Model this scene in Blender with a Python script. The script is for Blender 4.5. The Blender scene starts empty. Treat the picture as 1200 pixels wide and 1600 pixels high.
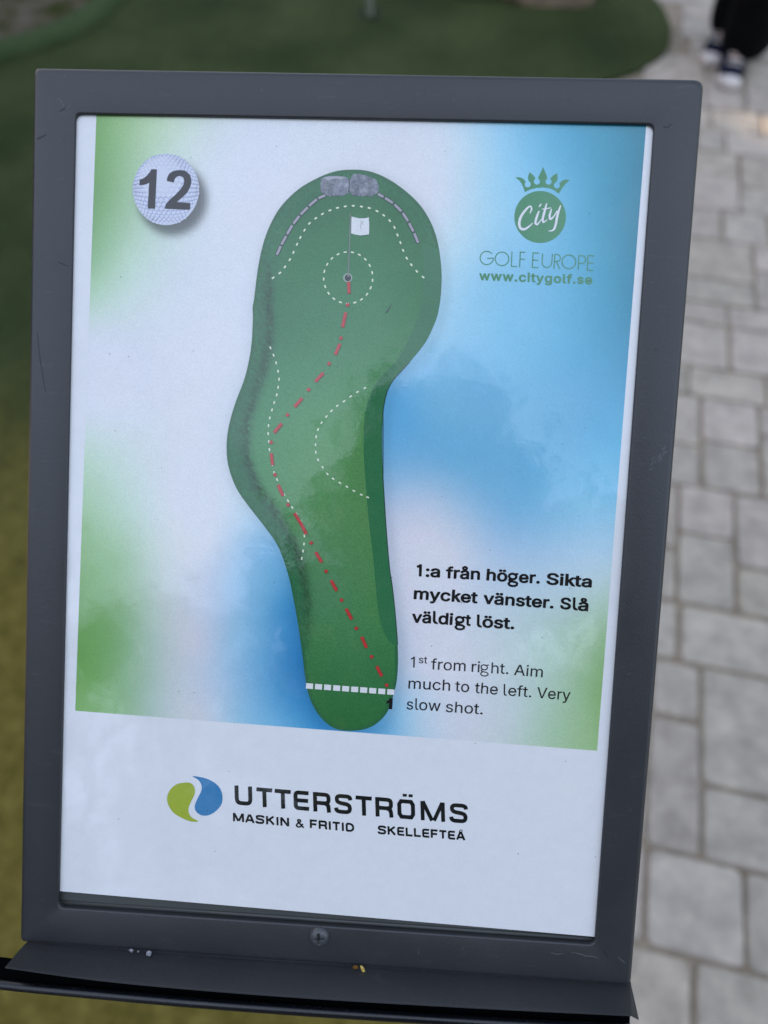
import bpy, bmesh, math, random
import numpy as np
from mathutils import Vector, Matrix
from mathutils.geometry import tessellate_polygon

random.seed(7)
rng = np.random.default_rng(11)
SC = bpy.context.scene
COL = SC.collection

# ------------------------------------------------------------------ camera
# hand-held phone, 1.65 m above the paving, looking down at the tilted sign
CAM = Vector((0.0279684, -0.13638803, 1.65))
CR = Vector((0.99767309, 0.0672008, -0.01150876))
CU = Vector((-0.05032869, 0.83977056, 0.54060376))
CV = Vector((-0.04599372, 0.5387666, -0.84119862))
FPX, PCX, PCY = 1150.0, 600.0, 800.0
cam_d = bpy.data.cameras.new("camera")
cam = bpy.data.objects.new("camera", cam_d)
COL.objects.link(cam)
m3 = Matrix((CR, CU, -CV)).transposed()
cam.matrix_world = Matrix.Translation(CAM) @ m3.to_4x4()
cam_d.sensor_fit = 'HORIZONTAL'
cam_d.sensor_width = 7.35
cam_d.lens = FPX * 7.35 / 1200.0
cam_d.clip_start = 0.01
cam_d.clip_end = 400
cam_d.dof.use_dof = True
cam_d.dof.focus_distance = 0.272
cam_d.dof.aperture_fstop = 1.6
SC.camera = cam

# ------------------------------------------------------------------ world, sun, exposure
SUN_EL = math.radians(10)
CLOUD = (5.9, 6.75, 8.6)
SUN_DIR = Vector((-0.87 * math.cos(SUN_EL), 0.493 * math.cos(SUN_EL), math.sin(SUN_EL)))   # towards the sun
world = bpy.data.worlds.new("World")
SC.world = world
world.use_nodes = True
wn = world.node_tree.nodes
sky = wn.new('ShaderNodeTexSky')
sky.sky_type = 'NISHITA'
sky.sun_disc = False
sky.sun_elevation = SUN_EL
sky.sun_rotation = math.atan2(SUN_DIR.x, SUN_DIR.y)
sky.air_density = 1.0
sky.dust_density = 2.5
sky.ozone_density = 1.0
wn['Background'].inputs['Strength'].default_value = 0.15
# thin evening cloud high overhead, its wisps lit pale lilac
wl = world.node_tree.links
tcw = wn.new('ShaderNodeTexCoord'); sep = wn.new('ShaderNodeSeparateXYZ'); wl.new(tcw.outputs['Generated'], sep.inputs[0])
nz = wn.new('ShaderNodeTexNoise'); nz.inputs['Scale'].default_value = 2.6; nz.inputs['Detail'].default_value = 5; nz.inputs['Roughness'].default_value = 0.55
wl.new(tcw.outputs['Generated'], nz.inputs['Vector'])
cr = wn.new('ShaderNodeValToRGB'); cr.color_ramp.elements[0].position = 0.30; cr.color_ramp.elements[1].position = 0.62
cr.color_ramp.elements[0].color = (0.45, 0.45, 0.45, 1)
wl.new(nz.outputs['Fac'], cr.inputs['Fac'])
mr = wn.new('ShaderNodeMapRange'); mr.interpolation_type = 'SMOOTHSTEP'; mr.inputs['From Min'].default_value = 0.02; mr.inputs['From Max'].default_value = 0.55
wl.new(sep.outputs['Z'], mr.inputs['Value'])
mu = wn.new('ShaderNodeMath'); mu.operation = 'MULTIPLY'; wl.new(cr.outputs['Color'], mu.inputs[0]); wl.new(mr.outputs['Result'], mu.inputs[1])
# the cloud bank fills the southern half of the sky and thins out to the north
bank = wn.new('ShaderNodeMapRange'); bank.interpolation_type = 'SMOOTHSTEP'; bank.inputs['From Min'].default_value = 0.35; bank.inputs['From Max'].default_value = -0.15
bank.inputs['To Min'].default_value = 0.25; wl.new(sep.outputs['Y'], bank.inputs['Value'])
mb2 = wn.new('ShaderNodeMath'); mb2.operation = 'MULTIPLY'; wl.new(mu.outputs[0], mb2.inputs[0]); wl.new(bank.outputs['Result'], mb2.inputs[1])
cm = wn.new('ShaderNodeMix'); cm.data_type = 'RGBA'; wl.new(mb2.outputs[0], cm.inputs[0]); wl.new(sky.outputs['Color'], cm.inputs[6]); cm.inputs[7].default_value = (CLOUD[0], CLOUD[1], CLOUD[2], 1)
wl.new(cm.outputs[2], wn['Background'].inputs['Color'])
sun_d = bpy.data.lights.new("sun", 'SUN')
sun_d.energy = 5.0
sun_d.angle = math.radians(0.5)
sun_d.color = (1.0, 0.72, 0.45)
sun = bpy.data.objects.new("sun", sun_d)
COL.objects.link(sun)
sun.rotation_euler = (-SUN_DIR).to_track_quat('-Z', 'Y').to_euler()
SC.view_settings.view_transform = 'Standard'
SC.view_settings.look = 'None'
SC.view_settings.exposure = 0.95
SC.view_settings.gamma = 1.0

# ------------------------------------------------------------------ helpers
def link(o, parent=None):
    COL.objects.link(o)
    if parent is not None:
        o.parent = parent
    return o

def tag(o, label=None, cat=None, group=None, kind=None):
    if label: o['label'] = label
    if cat: o['category'] = cat
    if group: o['group'] = group
    if kind: o['kind'] = kind
    return o

def empty(name, loc=(0, 0, 0)):
    o = bpy.data.objects.new(name, None)
    o.location = loc
    o.empty_display_size = 0.1
    return link(o)

def mesh_obj(name, verts, faces, mats, parent=None, smooth=False, mat_idx=None, cols=None):
    me = bpy.data.meshes.new(name)
    me.from_pydata([tuple(v) for v in verts], [], [tuple(f) for f in faces])
    if not isinstance(mats, (list, tuple)): mats = [mats]
    for m in mats: me.materials.append(m)
    if mat_idx is not None:
        me.polygons.foreach_set('material_index', mat_idx)
    if smooth:
        me.polygons.foreach_set('use_smooth', [True] * len(me.polygons))
    if cols is not None:
        a = me.color_attributes.new('ink', 'FLOAT_COLOR', 'POINT')
        flat = np.ones((len(verts), 4), np.float32)
        flat[:, :3] = cols
        a.data.foreach_set('color', flat.ravel())
    me.update()
    o = bpy.data.objects.new(name, me)
    return link(o, parent)

class MB:
    """collects geometry for one mesh object"""
    def __init__(s): s.v = []; s.f = []; s.m = []
    def add(s, verts, faces, mi=0):
        b = len(s.v)
        s.v += [tuple(v) for v in verts]
        s.f += [tuple(i + b for i in f) for f in faces]
        s.m += [mi] * len(faces)
    def build(s, name, mats, parent=None, smooth=False):
        return mesh_obj(name, s.v, s.f, mats, parent, smooth, s.m)

def box(mb, c, s, mi=0):
    x, y, z = c; a, b, d = s[0] / 2, s[1] / 2, s[2] / 2
    v = [(x + i * a, y + j * b, z + k * d) for k in (-1, 1) for j in (-1, 1) for i in (-1, 1)]
    mb.add(v, [(0, 2, 3, 1), (4, 5, 7, 6), (0, 1, 5, 4), (2, 6, 7, 3), (0, 4, 6, 2), (1, 3, 7, 5)], mi)

def tube(mb, pts, rads, n=12, mi=0, cap=True):
    pts = [Vector(p) for p in pts]
    rings = []
    prev = None
    for i, p in enumerate(pts):
        d = (pts[min(i + 1, len(pts) - 1)] - pts[max(i - 1, 0)]).normalized()
        if prev is None:
            u = d.orthogonal().normalized()
        else:
            u = (prev - d * prev.dot(d)).normalized()
        prev = u
        w = d.cross(u)
        r = rads[i] if isinstance(rads, (list, tuple)) else rads
        rings.append([p + (u * math.cos(2 * math.pi * k / n) + w * math.sin(2 * math.pi * k / n)) * r for k in range(n)])
    v = [q for r in rings for q in r]
    f = []
    for i in range(len(pts) - 1):
        for k in range(n):
            a = i * n + k; b = i * n + (k + 1) % n
            f.append((a, b, b + n, a + n))
    if cap:
        f.append(tuple(range(n))[::-1]); f.append(tuple(range((len(pts) - 1) * n, len(pts) * n)))
    mb.add(v, f, mi)

def lin(c):
    c = np.asarray(c, float) / 255.0
    return np.where(c <= 0.04045, c / 12.92, ((c + 0.055) / 1.055) ** 2.4)

WHITE = lin((192, 204, 230))
def ink(c):
    """pigment reflectance of a printed colour, judged against the white paper next to it (0.8)"""
    return np.clip(lin(c) / WHITE * 0.8, 0.004, 0.85)

def new_mat(name):
    m = bpy.data.materials.new(name)
    m.use_nodes = True
    nt = m.node_tree
    return m, nt, nt.nodes['Principled BSDF']

def node(nt, t, **kw):
    n = nt.nodes.new(t)
    for k, v in kw.items(): setattr(n, k, v)
    return n

def noise(nt, scale, detail=4, rough=0.55, coord='Object', vscale=None):
    tc = node(nt, 'ShaderNodeTexCoord')
    n = node(nt, 'ShaderNodeTexNoise')
    n.inputs['Scale'].default_value = scale
    n.inputs['Detail'].default_value = detail
    n.inputs['Roughness'].default_value = rough
    src = tc.outputs[coord]
    if vscale:
        mp = node(nt, 'ShaderNodeMapping')
        mp.inputs['Scale'].default_value = vscale
        nt.links.new(src, mp.inputs['Vector']); src = mp.outputs['Vector']
    nt.links.new(src, n.inputs['Vector'])
    return n

def ramp(nt, src, stops):
    r = node(nt, 'ShaderNodeValToRGB')
    el = r.color_ramp.elements
    while len(el) < len(stops): el.new(0.5)
    for e, (p, c) in zip(el, stops):
        e.position = p
        e.color = (*c, 1) if len(c) == 3 else c
    nt.links.new(src, r.inputs['Fac'])
    return r

def mixc(nt, a, b, fac, mode='MIX'):
    m = node(nt, 'ShaderNodeMix', data_type='RGBA', blend_type=mode)
    for sock, val in ((m.inputs[0], fac), (m.inputs[6], a), (m.inputs[7], b)):
        if hasattr(val, 'is_output'): nt.links.new(val, sock)
        elif isinstance(val, (int, float)): sock.default_value = val
        else: sock.default_value = (*val, 1)
    return m.outputs[2]

def bump(nt, src, strength, dist, normal=None):
    b = node(nt, 'ShaderNodeBump')
    b.inputs['Strength'].default_value = strength
    b.inputs['Distance'].default_value = dist
    nt.links.new(src, b.inputs['Height'])
    if normal: nt.links.new(normal, b.inputs['Normal'])
    return b.outputs['Normal']

def laminate(nt, bs):
    """clear glossy film over the print: slightly wavy, with tiny ripples"""
    bs.inputs['Coat Weight'].default_value = 1.0
    bs.inputs['Coat IOR'].default_value = 1.6
    sm = noise(nt, 38, 5, 0.65); sr = ramp(nt, sm.outputs['Fac'], [(0.45, (0.012,) * 3), (0.62, (0.025,) * 3), (0.75, (0.09,) * 3)])
    nt.links.new(sr.outputs['Color'], bs.inputs['Coat Roughness'])
    w1 = noise(nt, 14, 2)
    w2 = noise(nt, 160, 3)
    n1 = bump(nt, w1.outputs['Fac'], 0.25, 0.004)
    n2 = bump(nt, w2.outputs['Fac'], 0.05, 0.0006, n1)
    nt.links.new(n2, bs.inputs['Coat Normal'])

def print_mat(name, color=None, attr=False, grain=0.10, gscale=1500):
    m, nt, bs = new_mat(name)
    g = noise(nt, gscale, 3, 0.7)
    if attr:
        a = node(nt, 'ShaderNodeAttribute', attribute_name='ink')
        base = a.outputs['Color']
    else:
        rgb = node(nt, 'ShaderNodeRGB'); rgb.outputs[0].default_value = (*color, 1)
        base = rgb.outputs[0]
    r = ramp(nt, g.outputs['Fac'], [(0.25, (1 - grain,) * 3), (0.75, (1 + grain,) * 3)])
    # faint fibre mottling of the paper
    g2 = noise(nt, 240, 3, 0.6)
    r2 = ramp(nt, g2.outputs['Fac'], [(0.3, (0.965,) * 3), (0.7, (1.0,) * 3)])
    out = mixc(nt, mixc(nt, base, r.outputs['Color'], 1.0, 'MULTIPLY'), r2.outputs['Color'], 1.0, 'MULTIPLY')
    nt.links.new(out, bs.inputs['Base Color'])
    bs.inputs['Roughness'].default_value = 0.75
    bs.inputs['Specular IOR Level'].default_value = 0.2
    laminate(nt, bs)
    return m

# ------------------------------------------------------------------ the sign's plane
SIGN_C = Vector((0, 0, 1.418468))
SIGN_X = Vector((1, 0, 0))
SIGN_Y = Vector((0, 0.80403663, 0.59457976))
SIGN_N = Vector((0, -0.59457976, 0.80403663))
SIGN_M = Matrix.Translation(SIGN_C) @ Matrix((SIGN_X, SIGN_Y, SIGN_N)).transposed().to_4x4()
Z_PAPER = -0.0015            # the sheet lies 1.5 mm behind the front of the frame

def S(px, py, z=0.0):
    """point of the traced photograph -> millimetre-true position on the sign (plane at height z)"""
    d = CV + CR * ((px - PCX) / FPX) - CU * ((py - PCY) / FPX)
    o = SIGN_C + SIGN_N * z
    k = (o - CAM).dot(SIGN_N) / d.dot(SIGN_N)
    q = CAM + d * k - SIGN_C
    return Vector((q.dot(SIGN_X), q.dot(SIGN_Y), z))

def P(px, py, layer=0):
    return S(px, py, Z_PAPER + 0.00003 * layer)

def G(px, py, z=0.0):
    d = CV + CR * ((px - PCX) / FPX) - CU * ((py - PCY) / FPX)
    return CAM + d * ((z - CAM.z) / d.z)

# outlines of the letters used on the sheet (flat glyph shapes, two weights)
# by character code: advance, corner points and triangles in 1/1000 em
GLYPHS = {
    38: (448, [197,-7,165,-5,136,1,110,12,88,26,69,42,54,62,43,84,36,108,34,133,36,154,40,173,47,189,58,205,70,220,85,235,101,249,120,264,140,279,216,335,223,340,230,346,237,352,243,359,249,367,255,375,259,384,261,394,262,405,260,420,255,434,245,445,233,454,219,459,201,461,189,460,178,457,168,453,159,447,151,440,145,431,141,421,138,411,137,399,138,386,141,375,145,363,152,352,159,340,169,327,179,314,191,300,204,284,438,0,364,0,171,231,153,254,136,274,121,293,108,310,96,327,87,344,81,361,77,379,75,398,77,420,82,440,91,458,102,474,117,488,134,499,154,507,176,512,200,513,224,512,246,507,266,499,283,488,297,475,308,459,317,442,322,424,324,404,323,389,320,375,315,362,309,349,301,336,291,325,281,314,269,303,256,293,154,217,135,202,121,188,110,174,103,161,98,146,97,131,98,115,102,101,109,87,118,76,130,66,143,57,158,51,175,48,193,46,213,48,232,52,251,59,269,69,286,81,301,95,315,112,327,131,336,151,343,174,348,198,349,224,408,224,406,194,403,167,397,144,389,124,380,107,371,92,361,80,353,70,345,62,333,47,315,30,294,17,271,7,246,-1,221,-5], [72,74,73,71,74,72,71,75,74,70,75,71,70,76,75,69,76,70,69,77,76,69,78,77,68,78,69,68,79,78,67,34,68,34,79,68,67,35,34,33,79,34,67,36,35,33,80,79,32,80,33,66,36,67,66,37,36,31,80,32,66,38,37,66,39,38,30,80,31,30,81,80,65,39,66,65,40,39,29,81,30,65,41,40,29,82,81,65,42,41,28,82,29,64,42,65,64,43,42,27,82,28,27,83,82,64,44,43,63,44,64,26,83,27,26,84,83,63,45,44,25,84,26,62,45,63,25,85,84,24,85,25,62,46,45,23,85,24,62,47,46,23,86,85,61,47,62,22,86,23,21,86,22,61,48,47,21,87,86,20,87,21,60,48,61,19,87,20,60,49,48,19,88,87,18,51,19,51,88,19,60,50,49,59,50,60,51,89,88,59,51,50,51,90,89,58,51,59,51,91,90,58,18,51,18,52,51,57,18,58,18,115,52,115,53,52,17,57,18,57,115,18,17,56,57,16,56,17,16,55,56,15,55,16,14,55,15,14,92,55,92,54,55,118,120,119,118,121,120,13,92,14,13,93,92,12,93,13,12,94,93,117,121,118,117,122,121,11,94,12,11,95,94,11,96,95,116,122,117,10,96,11,116,123,122,10,97,96,9,97,10,115,123,116,9,98,97,115,124,123,8,98,9,8,99,98,114,127,115,127,53,115,53,126,115,126,124,115,126,125,124,8,100,99,113,127,114,7,100,8,7,101,100,112,127,113,127,53,126,7,102,101,6,102,7,111,127,112,111,128,127,6,103,102,111,129,128,110,129,111,6,104,103,110,130,129,5,104,6,109,130,110,5,105,104,108,130,109,5,106,105,107,130,108,5,107,106,107,131,130,5,131,107,4,131,5,4,132,131,3,132,4,3,133,132,2,133,3,2,134,133,1,134,2,1,135,134,0,135,1]),
    46: (188, [95,-4,83,-3,73,1,63,9,55,18,51,29,50,41,51,53,55,64,63,73,73,81,83,85,95,87,107,85,118,81,128,73,135,64,140,53,141,41,140,29,135,18,128,9,118,1,107,-3], [11,13,12,10,13,11,10,14,13,10,15,14,9,15,10,8,15,9,8,16,15,7,16,8,7,17,16,6,17,7,6,18,17,5,18,6,5,19,18,4,19,5,4,20,19,3,20,4,3,21,20,2,21,3,2,22,21,1,22,2,1,23,22,0,23,1]),
    49: (453, [76,0,76,55,391,55,391,0,276,509,276,0,212,0,212,448,209,448,86,358,86,427,198,509], [10,4,11,10,8,4,8,7,4,7,5,4,10,9,8,6,5,7,0,2,1,0,3,2]),
    58: (188, [95,271,83,272,73,277,63,284,55,294,51,304,50,316,51,328,55,339,63,349,73,356,83,360,95,362,107,360,118,356,128,349,135,339,140,328,141,316,140,304,135,294,128,284,118,277,107,272,95,-4,83,-3,73,1,63,9,55,18,51,29,50,41,51,53,55,64,63,73,73,81,83,85,95,87,107,85,118,81,128,73,135,64,140,53,141,41,140,29,135,18,128,9,118,1,107,-3], [35,37,36,34,37,35,34,38,37,34,39,38,33,39,34,32,39,33,32,40,39,31,40,32,31,41,40,30,41,31,30,42,41,29,42,30,29,43,42,28,43,29,28,44,43,27,44,28,27,45,44,26,45,27,26,46,45,25,46,26,25,47,46,24,47,25,11,13,12,11,14,13,10,14,11,10,15,14,9,15,10,8,15,9,8,16,15,7,16,8,7,17,16,6,17,7,6,18,17,5,18,6,5,19,18,5,20,19,4,20,5,3,20,4,3,21,20,2,21,3,2,22,21,2,23,22,1,23,2,1,0,23]),
    65: (480, [16,0,201,509,276,509,463,0,395,0,287,302,280,323,272,346,264,372,255,402,244,438,232,478,245,478,233,437,222,402,213,371,204,345,197,322,191,302,85,0,110,142,110,199,370,199,370,142], [0,11,1,11,2,1,11,12,2,12,3,2,0,21,11,21,13,11,13,10,11,13,10,12,10,22,12,22,3,12,9,22,10,21,14,13,8,22,9,21,15,14,7,22,8,21,16,15,6,22,7,21,17,16,5,22,6,21,18,17,21,20,18,20,19,18,4,23,5,23,22,5,0,20,21,20,22,21,20,23,22,23,3,22,0,19,20,4,3,23]),
    68: (502, [219,0,96,0,96,57,215,57,254,60,288,68,318,81,343,99,363,122,379,149,390,181,397,216,399,255,397,294,390,329,379,361,364,388,344,410,320,428,291,441,258,449,221,452,93,452,93,509,225,509,273,505,315,495,353,478,385,455,412,426,433,391,449,351,458,306,462,255,458,205,449,159,433,119,411,83,384,54,351,31,312,14,268,3,125,509,125,0,60,0,60,509], [44,23,45,23,42,45,44,22,23,42,24,23,43,24,42,43,21,24,21,25,24,21,26,25,21,27,26,21,28,27,21,20,28,20,29,28,44,21,22,44,2,21,2,43,21,19,29,20,18,29,19,17,29,18,17,30,29,16,30,17,16,31,30,15,31,16,14,31,15,14,32,31,13,32,14,13,33,32,12,33,13,11,33,12,11,34,33,10,34,11,10,35,34,9,35,10,9,36,35,8,36,9,7,36,8,7,37,36,6,37,7,6,38,37,5,38,6,4,38,5,3,38,4,44,1,2,43,3,2,43,38,3,43,39,38,43,40,39,43,41,40,43,0,41,1,43,44,43,0,1]),
    69: (419, [60,0,60,509,372,509,372,452,125,452,125,286,355,286,355,229,125,229,125,57,375,57,375,0], [0,4,1,4,2,1,4,3,2,0,5,4,0,8,5,8,6,5,8,7,6,0,9,8,0,10,9,0,11,10]),
    70: (410, [60,0,60,509,369,509,369,452,125,452,125,278,346,278,346,221,125,221,125,0], [0,4,1,4,2,1,4,3,2,0,5,4,0,8,5,8,6,5,8,7,6,0,9,8]),
    73: (300, [31,0,31,57,118,57,118,452,31,452,31,509,269,509,269,452,183,452,183,57,269,57,269,0], [4,6,5,4,7,6,3,7,4,2,8,3,8,7,3,2,9,8,0,2,1,0,9,2,0,10,9,0,11,10]),
    75: (467, [104,145,104,216,116,231,128,246,139,261,151,275,162,289,174,303,187,317,199,331,212,344,364,509,448,509,231,276,228,276,60,0,60,509,125,509,125,334,124,225,125,193,125,0,372,0,188,259,228,309,449,0], [15,17,16,15,18,17,10,12,11,10,24,12,24,13,12,9,24,10,15,1,18,1,2,18,2,19,18,8,24,9,7,24,8,7,23,24,13,25,24,6,23,7,5,23,6,0,13,14,0,25,13,4,23,5,3,23,4,3,22,23,2,19,3,19,22,3,20,22,19,15,0,1,21,22,20,15,25,0,21,25,15,22,25,21]),
    76: (393, [60,0,60,509,125,509,125,57,361,57,361,0], [0,2,1,0,3,2,0,4,3,0,5,4]),
    77: (628, [60,0,60,509,152,509,277,187,280,179,284,170,287,159,291,147,295,135,299,123,303,110,307,97,311,84,315,71,319,60,322,49,307,49,311,59,314,71,318,83,322,95,326,108,330,121,334,134,338,146,342,158,346,169,349,179,352,187,476,509,568,509,568,0,504,0,504,291,504,302,504,314,504,327,505,340,505,354,505,369,505,383,506,398,506,413,506,428,507,443,507,457,513,457,508,441,503,425,498,409,492,393,487,378,482,363,477,348,472,335,467,322,463,310,459,300,456,291,342,0,286,0,170,291,167,300,163,310,159,321,155,333,150,347,145,361,140,376,134,392,129,408,124,424,118,441,112,457,119,457,119,444,120,430,120,416,120,401,121,386,121,372,121,357,121,342,122,328,122,315,122,302,122,291,122,0], [0,73,1,73,2,1,73,74,2,74,3,2,28,45,29,45,30,29,45,46,30,46,31,30,0,72,73,75,3,74,28,44,45,47,31,46,76,3,75,28,48,44,48,43,44,48,43,47,43,31,47,0,76,72,76,71,72,0,77,76,71,3,76,42,31,43,28,49,48,70,3,71,0,78,77,41,31,42,28,50,49,69,3,70,0,79,78,40,31,41,28,51,50,68,3,69,0,80,79,39,31,40,28,52,51,67,3,68,0,81,80,38,31,39,28,53,52,66,3,67,0,82,81,37,31,38,28,54,53,65,3,66,0,83,82,36,31,37,28,55,54,64,3,65,0,84,83,35,31,36,28,56,55,63,3,64,0,85,84,34,31,35,28,57,56,62,3,63,0,86,85,33,31,34,28,58,57,61,3,62,0,87,86,60,3,61,28,59,58,32,31,33,60,4,3,27,59,28,60,5,4,26,59,27,60,6,5,25,59,26,60,7,6,24,59,25,60,8,7,23,59,24,60,9,8,22,59,23,60,10,9,21,59,22,60,11,10,20,59,21,60,12,11,19,59,20,60,18,12,18,13,12,18,13,19,13,59,19,14,59,13,60,17,18,15,59,14,60,16,17,60,15,16,60,59,15]),
    78: (523, [60,0,60,509,136,509,343,183,349,174,355,163,363,151,371,137,379,122,388,107,396,90,405,73,414,55,405,54,403,72,402,90,401,108,400,126,399,142,399,157,399,171,399,184,399,195,399,509,463,509,463,0,387,0,202,290,194,303,186,317,177,331,168,346,159,363,148,381,136,402,123,425,108,452,119,454,120,429,121,406,122,384,123,363,124,345,124,328,125,313,125,301,125,291,125,0], [0,36,1,36,2,1,36,37,2,37,3,2,22,24,23,22,25,24,38,3,37,0,38,36,38,35,36,0,39,38,35,3,38,34,3,35,0,40,39,33,3,34,0,41,40,32,3,33,0,42,41,31,3,32,30,3,31,0,43,42,29,3,30,0,44,43,28,3,29,0,45,44,27,3,28,0,46,45,0,47,46,26,3,27,21,25,22,20,25,21,26,4,3,26,5,4,19,25,20,26,6,5,18,25,19,26,7,6,17,25,18,26,8,7,16,25,17,26,9,8,15,25,16,26,10,9,14,11,15,11,25,15,26,14,10,14,11,10,12,25,11,26,13,14,13,25,12,26,25,13]),
    82: (449, [60,0,60,509,236,509,273,506,305,500,333,489,356,473,376,455,390,433,401,408,407,381,409,352,407,323,401,296,390,271,376,250,356,232,333,217,305,206,273,200,236,198,96,198,96,255,234,255,258,256,280,260,298,267,313,276,325,287,334,300,340,316,344,333,345,352,344,371,340,389,334,405,325,419,313,430,298,440,279,446,258,451,233,452,125,452,125,0,353,0,230,229,303,229,428,0], [0,22,1,22,42,1,42,2,1,42,3,2,42,4,3,42,5,4,42,6,5,42,7,6,42,41,7,41,40,7,40,8,7,22,43,42,39,8,40,38,8,39,37,8,38,37,9,8,36,9,37,35,9,36,35,10,9,34,10,35,33,10,34,33,11,10,32,11,33,31,11,32,31,12,11,30,12,31,30,13,12,29,13,30,28,13,29,28,14,13,27,14,28,26,14,27,26,15,14,25,15,26,24,15,25,23,15,24,0,21,22,43,23,22,43,45,23,45,15,23,45,16,15,45,46,16,46,17,16,43,20,45,20,44,45,47,17,46,18,47,17,19,47,18,20,47,19,0,20,21,0,43,20,44,47,20]),
    83: (447, [224,-9,188,-7,156,-1,128,9,102,23,81,40,64,60,51,83,42,109,38,137,104,137,108,118,114,102,123,88,136,76,150,66,166,59,185,53,204,50,224,49,246,50,267,54,286,60,303,69,317,79,329,92,338,106,344,122,346,139,344,154,340,168,332,179,322,189,310,197,296,205,280,211,263,217,245,222,184,239,145,253,112,269,86,289,67,313,56,341,52,372,54,400,62,425,75,448,92,468,113,484,138,498,165,508,195,514,227,516,259,514,289,508,316,498,340,484,360,468,377,449,390,427,398,403,401,378,337,378,332,402,320,421,302,437,280,449,254,456,225,459,204,457,185,454,167,448,152,440,139,430,129,418,121,405,117,391,115,376,117,359,122,345,131,334,142,324,155,315,169,308,184,302,198,297,212,293,264,279,279,275,295,270,312,264,328,256,344,248,359,238,372,226,384,213,395,198,402,180,407,161,408,139,406,112,399,87,386,64,370,43,349,25,323,11,294,0,261,-7], [52,54,53,51,54,52,51,55,54,50,55,51,50,56,55,49,56,50,49,57,56,48,57,49,48,58,57,48,59,58,47,70,48,70,69,48,69,59,48,68,59,69,47,71,70,67,59,68,47,72,71,66,59,67,66,60,59,46,72,47,46,73,72,46,74,73,65,60,66,46,75,74,65,61,60,45,75,46,64,61,65,45,76,75,45,77,76,64,62,61,63,62,64,44,77,45,44,78,77,44,79,78,43,79,44,43,80,79,43,81,80,42,81,43,42,82,81,42,83,82,42,84,83,41,84,42,41,85,84,41,86,85,41,87,86,41,88,87,40,88,41,40,89,88,40,90,89,40,91,90,39,91,40,39,92,91,39,93,92,38,93,39,38,94,93,37,94,38,37,95,94,37,96,95,36,96,37,35,96,36,35,97,96,34,97,35,33,97,34,33,98,97,32,98,33,31,98,32,31,99,98,30,99,31,29,99,30,29,100,99,28,100,29,27,100,28,27,101,100,8,10,9,8,11,10,26,101,27,8,12,11,26,102,101,7,12,8,25,102,26,7,13,12,24,102,25,7,14,13,24,103,102,6,14,7,23,103,24,6,15,14,22,103,23,6,16,15,22,104,103,21,104,22,5,16,6,5,17,16,20,104,21,5,18,17,19,104,20,5,19,18,5,104,19,5,105,104,4,105,5,4,106,105,3,106,4,3,107,106,2,107,3,2,108,107,1,108,2,1,0,108]),
    84: (449, [32,452,32,509,417,509,417,452,257,452,257,0,193,0,193,452], [0,2,1,0,3,2,7,3,0,6,4,7,4,3,7,6,5,4]),
    86: (480, [204,0,16,509,84,509,192,206,199,187,207,164,215,137,225,106,236,71,248,31,235,31,247,71,257,107,267,138,276,165,283,187,290,206,395,509,463,509,278,0], [0,2,1,0,3,2,16,18,17,16,19,18,0,4,3,15,19,16,14,19,15,0,5,4,13,19,14,0,6,5,12,19,13,0,7,6,11,19,12,0,8,7,10,9,11,9,19,11,0,9,8,0,19,9]),
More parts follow.
